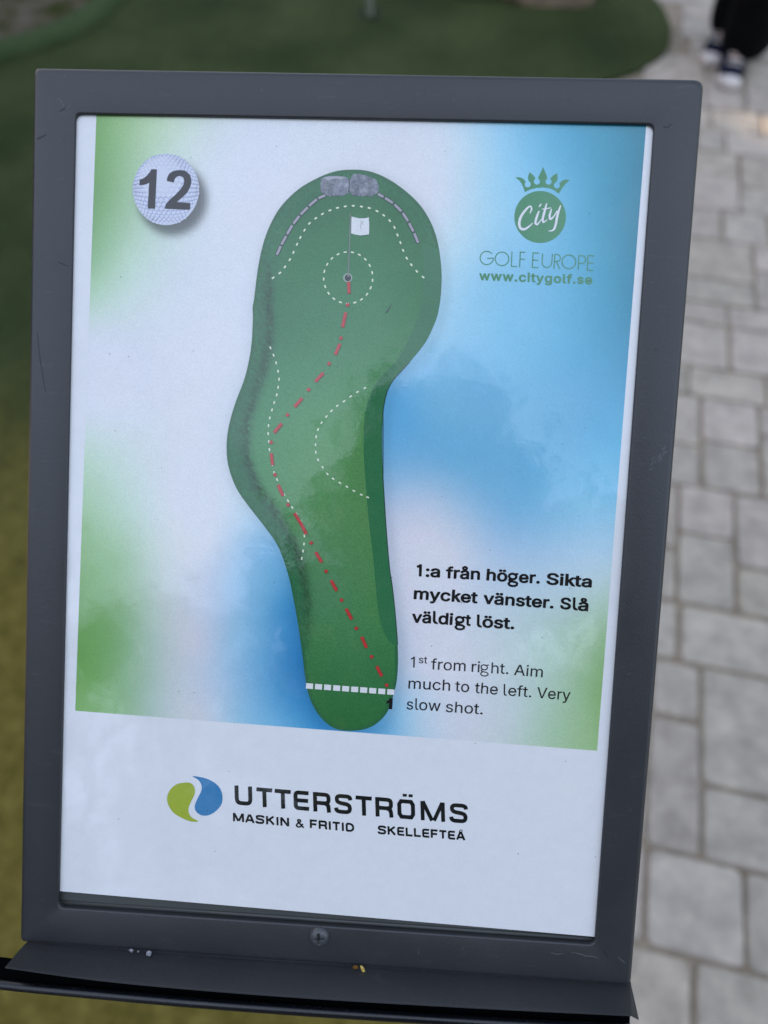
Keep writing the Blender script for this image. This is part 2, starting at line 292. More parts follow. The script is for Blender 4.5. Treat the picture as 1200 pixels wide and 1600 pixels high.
    97: (389, [160,-9,137,-7,115,-3,94,5,76,15,60,29,48,45,38,63,32,84,30,108,32,128,36,146,43,161,53,174,64,184,78,193,92,200,108,206,125,211,143,214,161,217,178,220,200,223,218,225,234,227,247,229,257,231,265,235,271,240,274,246,276,255,276,257,275,272,272,285,267,297,260,307,251,315,240,322,227,327,212,330,196,331,178,330,163,327,149,322,137,316,127,309,118,301,110,292,104,283,100,274,41,291,51,313,64,331,79,346,95,358,114,368,133,375,153,380,173,383,194,384,208,384,223,382,239,379,255,375,271,369,286,360,300,350,312,336,322,320,330,301,335,278,337,251,337,0,277,0,277,52,272,52,267,43,260,34,252,25,242,16,229,8,215,1,199,-4,181,-7,170,45,192,47,211,51,228,59,242,68,254,80,263,93,270,108,274,122,276,138,276,190,272,187,267,184,259,182,251,180,241,178,231,176,221,174,210,173,200,171,191,170,182,169,175,168,161,166,147,163,134,159,122,153,112,147,103,139,97,130,93,118,92,105,93,93,96,82,102,72,109,64,119,57,130,52,142,48,156,46], [58,60,59,58,61,60,57,61,58,57,62,61,56,62,57,56,63,62,55,63,56,55,64,63,55,65,64,54,65,55,54,66,65,53,66,54,53,67,66,52,67,53,52,40,67,40,39,67,39,68,67,51,41,52,41,40,52,51,42,41,38,68,39,51,43,42,37,68,38,51,44,43,36,68,37,36,69,68,51,45,44,35,69,36,50,45,51,50,46,45,34,69,35,34,70,69,50,47,46,33,70,34,50,48,47,49,48,50,32,70,33,32,71,70,31,71,32,30,71,31,29,71,30,29,72,71,28,72,29,27,72,28,26,94,27,94,72,27,25,94,26,24,94,25,23,94,24,22,94,23,21,94,22,20,94,21,19,94,20,18,94,19,17,94,18,16,94,17,15,94,16,14,94,15,14,95,94,93,72,94,14,96,95,14,97,96,13,97,14,13,98,97,13,99,98,13,100,99,13,101,100,13,102,101,12,102,13,12,103,102,12,104,103,12,105,104,12,106,105,12,107,106,12,108,107,12,109,108,11,109,12,11,110,109,11,111,110,11,112,111,10,112,11,10,113,112,92,72,93,10,114,113,9,114,10,91,72,92,9,115,114,8,115,9,90,72,91,8,116,115,89,72,90,8,117,116,7,117,8,7,118,117,88,74,89,74,72,89,7,119,118,87,74,88,7,120,119,6,120,7,86,75,87,75,74,87,6,121,120,6,122,121,86,76,75,73,72,74,85,76,86,6,123,122,84,76,85,6,84,123,6,76,84,5,76,6,5,77,76,5,78,77,4,78,5,4,79,78,4,80,79,3,80,4,3,81,80,2,81,3,2,82,81,1,82,2,1,83,82,0,83,1]),
    99: (396, [207,-8,174,-5,144,3,117,16,93,35,72,58,56,85,44,116,37,150,34,187,37,225,44,260,56,291,72,318,93,341,117,360,144,374,174,382,207,384,226,384,243,381,260,377,276,371,291,364,305,356,318,346,330,335,340,322,349,308,356,293,362,277,303,262,300,272,295,281,290,289,284,297,278,304,270,311,261,316,252,321,242,325,231,328,220,329,207,330,184,328,163,321,145,310,130,296,118,278,108,258,102,236,98,212,96,187,98,163,102,139,108,117,118,97,130,80,145,66,163,55,184,49,207,46,220,47,232,49,243,52,253,55,262,60,271,66,279,73,285,80,292,89,297,98,301,107,304,117,363,102,357,86,350,70,341,56,331,43,319,32,306,21,292,12,277,5,261,-1,244,-5,226,-7], [17,19,18,17,20,19,16,20,17,16,21,20,16,22,21,15,22,16,15,23,22,15,24,23,14,24,15,14,25,24,14,26,25,13,43,14,43,26,14,43,42,26,42,27,26,13,44,43,41,27,42,13,45,44,40,27,41,39,27,40,39,28,27,13,46,45,38,28,39,12,46,13,37,28,38,36,28,37,12,47,46,36,29,28,35,29,36,34,29,35,12,48,47,34,30,29,11,48,12,33,30,34,32,30,33,11,49,48,32,31,30,10,49,11,10,50,49,10,51,50,9,51,10,9,52,51,8,52,9,8,53,52,8,54,53,7,54,8,7,55,54,7,56,55,72,74,73,6,56,7,71,74,72,71,75,74,70,75,71,6,57,56,69,75,70,69,76,75,5,57,6,5,58,57,68,76,69,67,76,68,67,77,76,66,77,67,5,59,58,65,77,66,4,59,5,65,78,77,64,78,65,4,60,59,63,78,64,62,78,63,4,61,60,61,78,62,4,78,61,4,79,78,3,79,4,3,80,79,3,81,80,2,81,3,2,82,81,2,83,82,1,83,2,1,84,83,1,85,84,0,85,1]),
    100: (424, [195,-8,165,-6,137,3,111,16,89,34,70,57,55,84,43,116,36,151,34,189,36,227,43,261,55,293,70,320,89,342,112,361,137,374,165,382,196,384,218,383,237,379,253,373,267,364,278,355,287,346,295,336,301,327,306,319,311,319,311,509,372,509,372,0,313,0,313,59,307,59,301,50,295,41,287,31,277,21,266,12,252,4,236,-3,217,-7,205,47,226,49,246,55,263,65,278,78,290,95,299,115,306,138,310,162,312,189,310,216,306,241,300,263,290,282,278,299,263,312,246,322,227,328,205,330,182,328,162,322,145,311,130,298,118,281,108,261,102,239,98,215,96,189,98,163,102,139,109,117,118,97,130,80,145,66,162,55,182,49], [28,30,29,28,31,30,17,19,18,17,20,19,16,20,17,16,21,20,15,21,16,15,22,21,15,23,22,14,23,15,14,24,23,14,25,24,13,61,14,61,25,14,61,26,25,13,62,61,60,26,61,59,26,60,13,63,62,59,27,26,58,27,59,13,64,63,12,64,13,58,28,27,58,57,28,57,56,28,56,55,28,55,54,28,54,31,28,12,65,64,12,66,65,11,66,12,11,67,66,10,67,11,10,68,67,53,31,54,10,69,68,9,69,10,52,31,53,9,70,69,9,71,70,51,31,52,8,71,9,8,72,71,50,31,51,7,72,8,7,73,72,49,31,50,7,74,73,6,74,7,48,31,49,6,75,74,47,33,48,33,31,48,5,75,6,5,76,75,46,33,47,5,77,76,45,34,46,34,33,46,45,35,34,32,31,33,4,77,5,4,78,77,44,35,45,44,36,35,4,43,78,43,36,44,4,36,43,4,37,36,3,37,4,3,38,37,3,39,38,2,39,3,2,40,39,2,41,40,1,41,2,1,42,41,0,42,1]),
    101: (404, [212,-8,177,-5,145,3,117,16,92,35,72,58,56,85,44,116,37,150,34,187,36,224,44,258,55,290,71,317,91,340,115,359,142,373,172,382,205,384,226,383,246,380,266,374,285,366,303,355,319,341,334,324,347,305,357,282,365,256,370,227,371,194,371,169,75,169,75,221,338,221,310,202,308,226,304,248,298,269,288,286,277,301,263,314,246,323,227,328,205,330,183,328,164,323,146,313,131,301,119,286,109,270,102,251,97,231,96,211,96,178,98,151,102,127,110,106,121,88,135,73,151,61,169,53,190,48,212,46,227,47,241,49,254,53,265,58,276,65,285,73,294,82,300,93,306,105,365,91,358,72,348,55,335,39,320,26,302,14,283,4,261,-3,237,-7], [17,19,18,17,20,19,16,20,17,16,21,20,16,22,21,15,22,16,15,23,22,14,23,15,14,24,23,14,25,24,13,45,14,45,44,14,44,25,14,43,25,44,42,25,43,13,46,45,42,26,25,41,26,42,13,47,46,12,47,13,40,26,41,12,48,47,40,27,26,39,27,40,12,49,48,11,49,12,11,50,49,38,27,39,38,28,27,11,51,50,37,28,38,10,51,11,37,29,28,10,52,51,36,29,37,10,33,52,33,53,52,36,34,29,34,30,29,35,34,36,9,33,10,9,32,33,53,34,33,53,30,34,54,30,53,54,31,30,8,32,9,55,31,54,8,31,32,8,55,31,8,56,55,7,56,8,7,57,56,6,57,7,6,58,57,71,73,72,70,73,71,70,74,73,6,59,58,5,59,6,69,74,70,5,60,59,68,74,69,68,75,74,67,75,68,5,61,60,66,75,67,4,61,5,66,76,75,4,62,61,65,76,66,64,76,65,4,63,62,63,76,64,4,76,63,4,77,76,3,77,4,3,78,77,2,78,3,2,79,78,2,80,79,1,80,2,1,81,80,0,81,1]),
    102: (254, [228,379,228,327,6,327,6,379,81,0,81,432,82,452,87,470,96,486,107,499,120,510,135,519,152,525,169,529,187,530,201,530,212,529,222,527,231,525,238,523,243,521,227,468,224,470,220,471,215,472,209,473,202,474,195,474,178,472,164,468,154,460,147,449,143,435,142,419,142,0], [13,15,14,13,16,15,12,16,13,12,17,16,12,18,17,11,18,12,11,19,18,11,20,19,11,21,20,10,21,11,9,23,10,23,22,10,22,21,10,8,25,9,25,24,9,24,23,9,7,27,8,27,26,8,26,25,8,7,28,27,7,29,28,6,29,7,6,30,29,6,31,30,5,31,6,5,32,31,5,33,32,4,33,5,4,34,33,2,0,3,2,1,0]),
    103: (425, [207,-151,180,-149,156,-146,134,-140,114,-132,97,-122,82,-110,70,-97,59,-84,51,-69,101,-41,107,-49,114,-57,122,-66,131,-74,142,-82,154,-88,169,-93,187,-96,207,-97,236,-95,261,-87,282,-75,298,-58,308,-34,311,-6,311,68,306,68,301,60,294,51,287,41,277,32,266,23,252,16,236,10,217,6,195,5,165,7,138,14,113,27,90,43,71,65,55,90,43,120,36,154,34,191,36,229,43,263,55,293,71,320,90,342,112,361,138,374,166,382,196,384,218,383,237,379,253,373,267,365,279,356,288,346,296,336,302,327,308,319,313,319,313,379,372,379,372,-9,370,-40,363,-67,350,-90,334,-109,314,-124,291,-136,265,-144,237,-149,205,59,227,61,246,66,264,75,278,87,290,103,300,121,307,142,311,166,312,193,311,219,307,242,300,264,291,283,279,299,264,312,247,322,227,328,205,330,182,328,163,322,145,312,130,298,118,282,109,262,102,241,98,218,96,193,98,167,102,144,109,123,118,104,131,88,145,76,163,66,183,61], [53,55,54,53,56,55,52,56,53,64,66,65,64,67,66,52,57,56,51,57,52,51,58,57,51,59,58,50,59,51,50,60,59,50,61,60,49,94,50,94,61,50,94,62,61,49,95,94,93,62,94,92,62,93,49,96,95,92,63,62,91,63,92,49,97,96,48,97,49,91,64,63,91,90,64,90,89,64,89,88,64,88,87,64,87,67,64,48,98,97,48,99,98,47,99,48,47,100,99,46,100,47,46,101,100,86,67,87,46,102,101,45,102,46,85,67,86,45,103,102,45,104,103,84,67,85,44,104,45,44,105,104,83,67,84,43,105,44,43,106,105,82,67,83,43,107,106,81,67,82,42,107,43,42,108,107,80,26,81,26,67,81,41,108,42,41,109,108,79,26,80,41,110,109,78,27,79,27,26,79,78,28,27,25,67,26,41,111,110,77,28,78,40,111,41,40,76,111,76,28,77,76,29,28,40,29,76,40,30,29,39,30,40,39,31,30,39,32,31,38,32,39,38,33,32,38,34,33,37,34,38,37,35,34,36,35,37,24,67,25,24,68,67,23,68,24,23,69,68,9,11,10,9,12,11,9,13,12,22,69,23,9,14,13,22,70,69,8,14,9,8,15,14,21,70,22,8,16,15,7,16,8,20,70,21,7,17,16,20,71,70,7,18,17,19,71,20,7,19,18,7,71,19,6,71,7,6,72,71,5,72,6,4,72,5,4,73,72,3,73,4,3,74,73,2,74,3,2,75,74,1,75,2,1,0,75]),
    104: (410, [114,227,114,0,53,0,53,509,114,509,114,287,102,287,116,319,132,344,152,362,175,374,200,382,227,384,252,383,275,377,295,369,313,356,328,340,341,321,350,298,355,271,357,240,357,0,296,0,296,235,293,263,286,286,273,304,256,318,235,326,210,329,192,328,176,324,161,317,147,308,136,297,126,283,119,266,115,248], [2,4,3,2,6,4,6,5,4,11,13,12,11,14,13,10,14,11,10,15,14,9,15,10,9,16,15,8,16,9,8,17,16,7,31,8,31,17,8,31,30,17,30,18,17,29,18,30,7,32,31,28,18,29,7,33,32,28,19,18,6,33,7,27,19,28,6,34,33,6,35,34,26,19,27,26,20,19,6,36,35,2,37,6,37,36,6,25,20,26,25,21,20,2,38,37,24,21,25,2,0,38,24,22,21,23,22,24,2,1,0]),
    105: (167, [84,443,73,444,63,448,54,455,47,463,43,472,41,483,43,494,47,504,54,512,63,518,73,522,84,524,95,522,105,518,114,512,121,504,125,494,126,483,125,472,121,463,114,455,105,448,95,444,53,0,53,379,114,379,114,0], [24,26,25,24,27,26,11,13,12,10,13,11,10,14,13,9,14,10,9,15,14,8,15,9,8,16,15,7,16,8,7,17,16,6,17,7,6,18,17,5,18,6,5,19,18,4,19,5,4,20,19,3,20,4,3,21,20,2,21,3,2,22,21,1,22,2,1,23,22,0,23,1]),
    107: (381, [110,137,110,212,121,212,284,379,360,379,184,199,177,199,53,0,53,509,114,509,114,0,294,0,148,186,191,229,372,0], [7,9,8,7,1,9,1,10,9,2,4,3,2,13,4,13,5,4,2,12,13,5,14,13,7,0,1,10,2,1,10,12,2,0,5,6,0,14,5,10,11,12,7,14,0,10,14,7,11,14,10]),
    108: (189, [139,-2,112,0,91,8,74,20,62,37,55,59,53,84,53,509,114,509,114,99,114,83,117,71,120,62,126,57,135,53,146,52,152,52,157,52,160,53,164,53,167,54,170,54,181,3,175,1,169,0,162,-1,154,-2,147,-2], [6,8,7,6,9,8,6,10,9,5,10,6,5,11,10,5,12,11,5,13,12,4,13,5,4,14,13,20,22,21,19,22,20,18,22,19,4,15,14,17,22,18,16,22,17,15,22,16,4,22,15,3,22,4,2,22,3,1,22,2,1,23,22,1,24,23,1,25,24,0,25,1,0,26,25,0,27,26]),
    109: (610, [53,0,53,379,112,379,112,295,108,295,114,314,122,331,132,346,144,358,158,368,172,376,187,382,203,385,219,386,245,383,268,375,287,361,303,342,314,320,321,295,312,295,318,312,326,329,337,343,350,356,364,366,381,375,398,381,417,385,437,386,458,385,478,380,497,372,514,361,529,346,541,328,550,307,555,283,557,255,557,0,496,0,496,254,493,279,485,298,473,313,456,323,438,329,419,330,402,329,387,326,374,320,363,312,353,302,345,290,340,277,336,263,335,247,335,0,274,0,274,260,272,280,265,297,253,311,238,322,220,328,199,330,185,329,171,326,158,320,145,312,135,302,126,289,119,274,115,257,114,238,114,0], [12,14,13,28,30,29,11,14,12,27,30,28,27,31,30,11,15,14,10,15,11,26,31,27,26,32,31,0,2,1,0,4,2,4,3,2,9,15,10,25,32,26,9,16,15,25,33,32,8,16,9,24,33,25,8,17,16,24,34,33,7,17,8,23,34,24,23,35,34,6,17,7,22,47,23,47,35,23,6,65,17,65,18,17,5,66,6,66,65,6,64,18,65,22,48,47,46,35,47,5,67,66,22,49,48,21,49,22,45,35,46,45,36,35,63,18,64,5,68,67,21,50,49,44,36,45,62,18,63,5,69,68,62,19,18,21,51,50,4,69,5,43,36,44,20,51,21,4,70,69,20,52,51,61,19,62,43,37,36,20,53,52,4,71,70,42,37,43,60,20,61,20,19,61,0,72,4,72,71,4,60,53,20,60,54,53,42,38,37,59,54,60,41,38,42,59,55,54,0,73,72,59,56,55,58,56,59,0,74,73,41,39,38,40,39,41,58,57,56,0,75,74]),
    110: (410, [114,227,114,0,53,0,53,379,112,379,112,287,102,287,116,319,132,344,152,362,175,374,200,382,227,384,252,383,275,377,295,369,313,356,328,340,341,321,350,298,355,271,357,240,357,0,296,0,296,235,293,263,286,286,273,304,256,318,235,326,210,329,192,328,176,324,161,317,147,308,136,297,126,283,119,266,115,248], [11,13,12,11,14,13,10,14,11,2,4,3,2,6,4,6,5,4,10,15,14,9,15,10,9,16,15,8,16,9,8,17,16,7,31,8,31,17,8,31,30,17,30,18,17,29,18,30,7,32,31,28,18,29,7,33,32,28,19,18,6,33,7,27,19,28,6,34,33,6,35,34,26,19,27,26,20,19,6,36,35,2,37,6,37,36,6,25,20,26,25,21,20,2,38,37,24,21,25,2,0,38,24,22,21,23,22,24,2,1,0]),
    111: (415, [207,-8,174,-5,144,3,117,16,93,35,72,58,56,85,44,116,37,150,34,187,37,225,44,260,56,291,72,318,93,341,117,360,144,374,174,382,207,384,241,382,271,374,299,360,323,341,343,318,359,291,371,260,379,225,381,187,379,150,371,116,359,85,343,58,323,35,299,16,271,3,241,-5,207,46,231,49,252,55,270,66,285,80,298,97,307,117,314,139,318,163,319,187,318,212,314,236,307,258,298,278,285,296,270,310,252,321,231,328,207,330,184,328,163,321,145,310,130,296,118,278,108,258,102,236,98,212,96,187,98,163,102,139,108,117,118,97,130,80,145,66,163,55,184,49], [17,19,18,16,19,17,16,20,19,15,20,16,15,21,20,14,21,15,14,22,21,13,22,14,13,54,22,54,23,22,13,55,54,53,23,54,13,56,55,52,23,53,13,57,56,51,23,52,12,57,13,51,24,23,12,58,57,50,24,51,12,59,58,49,24,50,11,59,12,49,25,24,11,60,59,48,25,49,10,60,11,48,26,25,10,61,60,47,26,48,10,62,61,46,26,47,46,27,26,9,62,10,9,63,62,45,27,46,8,63,9,8,64,63,44,27,45,44,28,27,8,65,64,43,28,44,43,29,28,7,65,8,7,66,65,42,29,43,7,67,66,41,29,42,6,67,7,41,30,29,6,68,67,40,30,41,5,68,6,40,31,30,5,69,68,39,31,40,5,70,69,38,31,39,4,70,5,38,32,31,4,71,70,37,32,38,4,36,71,36,32,37,4,32,36,3,32,4,3,33,32,2,33,3,2,34,33,1,34,2,1,35,34,0,35,1]),
    114: (259, [53,0,53,379,112,379,112,321,115,321,124,339,137,354,152,367,171,377,191,383,213,385,218,385,223,385,229,384,235,384,240,384,243,384,243,322,241,323,236,324,230,324,223,325,215,326,207,326,190,324,174,321,159,315,146,306,135,296,126,284,119,269,115,254,114,237,114,0], [9,11,10,9,12,11,9,13,12,9,14,13,9,15,14,9,16,15,9,17,16,8,17,9,0,2,1,0,3,2,7,17,8,6,17,7,5,19,6,19,18,6,18,17,6,4,23,5,23,22,5,22,21,5,21,20,5,20,19,5,4,24,23,4,25,24,0,4,3,0,31,4,31,30,4,30,29,4,29,28,4,28,27,4,27,26,4,26,25,4,0,32,31,0,33,32]),
    115: (365, [182,-8,157,-7,133,-3,112,3,93,12,76,24,62,38,50,54,41,73,36,94,94,107,101,87,111,72,124,60,141,52,160,47,181,45,206,47,227,53,244,62,258,74,265,88,268,103,266,115,262,126,254,136,243,144,229,150,212,155,149,170,118,180,92,192,72,208,58,227,50,249,47,274,49,295,55,314,65,332,79,347,95,360,115,370,137,378,161,383,187,384,212,383,234,379,254,372,271,363,286,352,299,339,309,324,318,308,324,290,268,277,262,291,254,304,243,316,228,325,210,331,187,333,166,331,147,326,131,317,119,305,111,292,109,277,110,264,115,253,124,243,136,235,152,229,172,223,229,209,261,200,287,187,306,171,320,153,328,131,331,107,329,85,323,65,312,47,298,31,281,18,260,6,236,-2,210,-7], [43,45,44,43,46,45,42,46,43,42,47,46,41,47,42,41,48,47,40,48,41,40,49,48,39,49,40,39,50,49,38,50,39,38,60,50,60,51,50,38,61,60,59,51,60,37,61,38,37,62,61,58,51,59,37,63,62,57,51,58,57,52,51,37,64,63,56,52,57,36,64,37,56,53,52,36,65,64,55,53,56,35,65,36,35,66,65,54,53,55,35,67,66,34,67,35,34,68,67,34,69,68,33,69,34,33,70,69,33,71,70,33,72,71,32,72,33,32,73,72,32,74,73,31,74,32,31,75,74,30,75,31,30,76,75,29,76,30,29,77,76,28,77,29,27,77,28,27,78,77,26,78,27,25,78,26,24,78,25,24,79,78,23,79,24,22,79,23,9,11,10,22,80,79,21,80,22,8,11,9,20,80,21,8,12,11,20,81,80,19,81,20,7,12,8,7,13,12,19,82,81,18,82,19,7,14,13,6,14,7,17,82,18,6,15,14,16,82,17,16,83,82,6,16,15,6,83,16,5,83,6,5,84,83,4,84,5,4,85,84,3,85,4,3,86,85,2,86,3,2,87,86,1,87,2,1,0,87]),
    116: (227, [204,379,204,327,6,327,6,379,65,471,126,471,126,98,127,83,130,70,136,61,144,55,156,51,170,50,175,50,180,50,185,51,191,52,197,53,202,54,213,2,207,0,200,-2,192,-3,184,-3,176,-4,168,-4,138,-1,113,7,92,21,77,41,68,64,65,93], [31,5,4,31,6,5,2,0,3,2,1,0,31,7,6,30,7,31,30,8,7,30,9,8,29,9,30,29,10,9,29,11,10,17,19,18,16,19,17,15,19,16,29,12,11,14,19,15,13,19,14,12,19,13,29,19,12,28,19,29,27,19,28,26,19,27,26,20,19,26,21,20,25,21,26,25,22,21,25,23,22,25,24,23]),
    117: (410, [182,-5,158,-3,135,2,115,11,97,23,82,39,69,59,60,82,54,109,53,139,53,379,114,379,114,144,116,117,124,94,137,75,154,61,175,53,200,50,218,51,234,55,249,62,263,71,274,83,283,97,290,113,295,132,296,153,296,379,357,379,357,0,298,0,298,92,307,92,294,60,277,35,257,17,234,5,209,-3], [9,11,10,9,12,11,27,29,28,27,30,29,26,30,27,9,13,12,8,13,9,25,33,26,33,30,26,8,14,13,24,33,25,7,14,8,23,32,24,32,33,24,7,15,14,23,34,32,34,31,32,34,30,33,22,34,23,6,15,7,6,16,15,21,34,22,20,34,21,6,17,16,20,35,34,31,30,34,5,17,6,19,35,20,5,18,17,18,35,19,5,35,18,4,35,5,4,36,35,3,36,4,3,37,36,2,37,3,2,38,37,1,38,2,1,0,38]),
    118: (389, [163,0,17,379,84,379,165,155,173,132,180,110,187,87,193,64,199,42,206,21,184,21,191,42,197,64,203,87,209,110,216,132,224,155,305,379,371,379,226,0], [0,2,1,0,3,2,16,18,17,16,19,18,0,4,3,15,19,16,0,5,4,14,19,15,0,6,5,13,19,14,0,7,6,12,19,13,11,8,12,8,19,12,0,11,7,11,8,7,0,10,11,9,19,8,0,9,10,0,19,9]),
    119: (567, [138,0,23,379,87,379,133,214,140,190,147,164,154,137,161,107,168,75,175,41,165,41,172,74,179,105,186,135,192,163,199,189,206,214,252,379,316,379,362,214,368,189,375,163,382,136,388,106,395,75,402,41,391,41,399,75,406,106,413,135,420,163,427,189,434,214,480,379,545,379,429,0,368,0,319,172,314,189,309,207,305,225,300,243,295,262,291,280,286,299,281,318,277,338,291,338,286,319,281,299,277,280,272,262,267,243,263,225,258,207,253,189,248,172,199,0], [0,2,1,0,3,2,16,46,17,46,18,17,46,47,18,47,19,18,32,34,33,32,35,34,16,45,46,48,19,47,49,44,48,44,19,48,16,49,45,49,44,45,16,50,49,43,19,44,16,51,50,42,19,43,16,52,51,41,19,42,40,19,41,16,53,52,39,19,40,16,54,53,0,4,3,15,54,16,39,20,19,31,35,32,38,20,39,15,55,54,0,5,4,37,20,38,37,21,20,30,35,31,15,56,55,14,56,15,14,57,56,36,21,37,0,6,5,36,22,21,29,35,30,13,57,14,0,7,6,36,23,22,28,35,29,12,57,13,0,8,7,36,24,23,27,35,28,11,57,12,0,10,8,10,9,8,36,26,24,26,25,24,26,35,27,10,57,11,0,57,10,36,35,26]),
    121: (389, [47,-139,61,-86,71,-87,83,-89,94,-90,104,-89,113,-86,122,-81,130,-74,138,-64,145,-51,151,-36,163,-1,17,379,84,379,165,155,173,132,180,109,187,87,193,64,199,42,206,21,184,21,190,42,196,64,202,87,209,110,216,132,224,155,305,379,371,379,204,-58,196,-77,187,-93,177,-107,165,-119,153,-128,139,-136,125,-141,109,-144,91,-145,82,-145,73,-144,65,-143,57,-142,52,-140], [12,14,13,12,15,14,28,30,29,28,31,30,12,16,15,27,31,28,26,31,27,12,17,16,25,21,26,21,31,26,12,18,17,24,21,25,12,19,18,23,20,24,20,21,24,12,23,19,23,20,19,12,22,23,12,21,22,12,31,21,11,31,12,10,31,11,9,31,10,9,32,31,8,32,9,7,32,8,7,33,32,6,33,7,0,2,1,5,33,6,0,3,2,4,33,5,0,4,3,0,33,4,0,34,33,0,35,34,0,36,35,0,37,36,0,38,37,45,38,0,44,38,45,44,39,38,43,39,44,42,39,43,42,40,39,41,40,42]),
    197: (480, [240,527,224,529,209,533,195,539,182,548,172,558,163,570,156,583,152,597,151,612,152,628,156,642,163,656,172,667,182,678,195,686,209,692,224,696,240,697,256,696,270,692,284,686,297,678,308,667,317,656,323,642,327,628,329,612,327,597,323,583,317,570,308,558,297,548,284,539,270,533,256,529,240,571,251,572,261,576,270,583,277,592,281,601,282,612,281,624,277,634,270,643,261,649,251,653,240,655,229,653,219,649,210,643,203,634,199,624,198,612,199,601,203,592,210,583,219,576,229,572,16,0,201,509,276,509,463,0,395,0,287,302,280,323,272,346,264,372,255,402,244,438,232,478,245,478,233,437,222,402,213,371,204,345,197,322,191,302,85,0,110,142,110,199,370,199,370,142], [60,71,61,71,62,61,71,72,62,72,63,62,60,81,71,81,73,71,73,70,71,73,70,72,70,82,72,82,63,72,69,82,70,81,74,73,68,82,69,81,75,74,67,82,68,81,76,75,66,82,67,81,77,76,65,82,66,81,78,77,81,80,78,80,79,78,64,83,65,83,82,65,60,80,81,80,82,81,80,83,82,83,63,82,60,79,80,64,63,83,17,19,18,16,19,17,16,20,19,15,20,16,15,21,20,14,21,15,14,22,21,13,22,14,13,23,22,12,23,13,12,24,23,11,49,12,49,48,12,48,24,12,48,47,24,47,25,24,11,50,49,46,25,47,11,51,50,45,25,46,11,52,51,44,25,45,10,52,11,44,26,25,10,53,52,43,26,44,9,53,10,43,27,26,9,54,53,42,27,43,8,54,9,8,55,54,41,27,42,41,28,27,8,56,55,40,28,41,7,56,8,40,29,28,7,57,56,39,29,40,6,57,7,39,30,29,6,58,57,38,30,39,6,59,58,37,30,38,6,36,59,36,30,37,6,30,36,5,30,6,5,31,30,4,31,5,4,32,31,3,32,4,3,33,32,2,33,3,2,34,33,1,34,2,1,35,34,0,35,1]),
    228: (389, [117,443,107,444,97,448,89,455,82,463,78,472,77,483,78,494,82,503,89,512,97,518,107,522,117,523,128,522,138,518,146,512,152,503,156,494,158,483,156,472,152,463,146,455,138,448,128,444,160,-9,137,-7,115,-3,94,5,76,15,60,29,48,45,38,63,32,84,30,108,32,128,36,146,43,161,53,174,64,184,78,193,92,200,108,206,125,211,143,214,161,217,178,220,200,223,218,225,234,227,247,229,257,231,265,235,271,240,274,246,276,255,276,257,275,272,272,285,267,297,260,307,251,315,240,322,227,327,212,330,196,331,178,330,163,327,149,322,137,316,127,309,118,301,110,292,104,283,100,274,41,291,51,313,64,331,79,346,95,358,114,368,133,375,153,380,173,383,194,384,208,384,223,382,239,379,255,375,271,369,286,360,300,350,312,336,322,320,330,301,335,278,337,251,337,0,277,0,277,52,272,52,267,43,260,34,252,25,242,16,229,8,215,1,199,-4,181,-7,170,45,192,47,211,51,228,59,242,68,254,80,263,93,270,108,274,122,276,138,276,190,272,187,267,184,259,182,251,180,241,178,231,176,221,174,210,173,200,171,191,170,182,169,175,168,161,166,147,163,134,159,122,153,112,147,103,139,97,130,93,118,92,105,93,93,96,82,102,72,109,64,119,57,130,52,142,48,156,46,261,443,251,444,241,448,233,455,226,463,222,472,221,483,222,494,226,503,233,512,241,518,251,522,261,523,272,522,281,518,290,512,296,503,300,494,301,483,300,472,296,463,290,455,281,448,272,444], [82,84,83,82,85,84,81,85,82,81,86,85,80,86,81,80,87,86,79,87,80,79,88,87,79,89,88,78,89,79,78,90,89,77,90,78,77,91,90,76,91,77,76,64,91,64,63,91,63,92,91,75,65,76,65,64,76,75,66,65,62,92,63,75,67,66,61,92,62,75,68,67,60,92,61,60,93,92,75,69,68,59,93,60,74,69,75,74,70,69,58,93,59,58,94,93,74,71,70,57,94,58,74,72,71,73,72,74,56,94,57,56,95,94,55,95,56,54,95,55,53,95,54,53,96,95,52,96,53,51,96,52,50,118,51,118,96,51,49,118,50,48,118,49,47,118,48,46,118,47,45,118,46,44,118,45,43,118,44,42,118,43,41,118,42,40,118,41,39,118,40,38,118,39,38,119,118,117,96,118,38,120,119,38,121,120,37,121,38,37,122,121,37,123,122,37,124,123,37,125,124,37,126,125,36,126,37,36,127,126,36,128,127,36,129,128,36,130,129,36,131,130,36,132,131,36,133,132,35,133,36,35,134,133,35,135,134,35,136,135,34,136,35,34,137,136,116,96,117,34,138,137,33,138,34,115,96,116,33,139,138,32,139,33,114,96,115,32,140,139,113,96,114,32,141,140,31,141,32,31,142,141,112,98,113,98,96,113,31,143,142,111,98,112,31,144,143,30,144,31,110,99,111,99,98,111,30,145,144,30,146,145,110,100,99,97,96,98,109,100,110,30,147,146,108,100,109,30,108,147,30,100,108,29,100,30,29,101,100,29,102,101,28,102,29,28,103,102,28,104,103,27,104,28,27,105,104,26,105,27,26,106,105,25,106,26,25,107,106,24,107,25,159,161,160,158,161,159,158,162,161,157,162,158,157,163,162,156,163,157,156,164,163,156,165,164,155,165,156,155,166,165,154,166,155,153,166,154,153,167,166,152,167,153,152,168,167,151,168,152,151,169,168,150,169,151,150,170,169,149,170,150,149,171,170,148,171,149,11,13,12,10,13,11,10,14,13,9,14,10,9,15,14,8,15,9,8,16,15,8,17,16,7,17,8,7,18,17,6,18,7,5,18,6,5,19,18,4,19,5,4,20,19,3,20,4,3,21,20,2,21,3,2,22,21,1,22,2,1,23,22,0,23,1]),
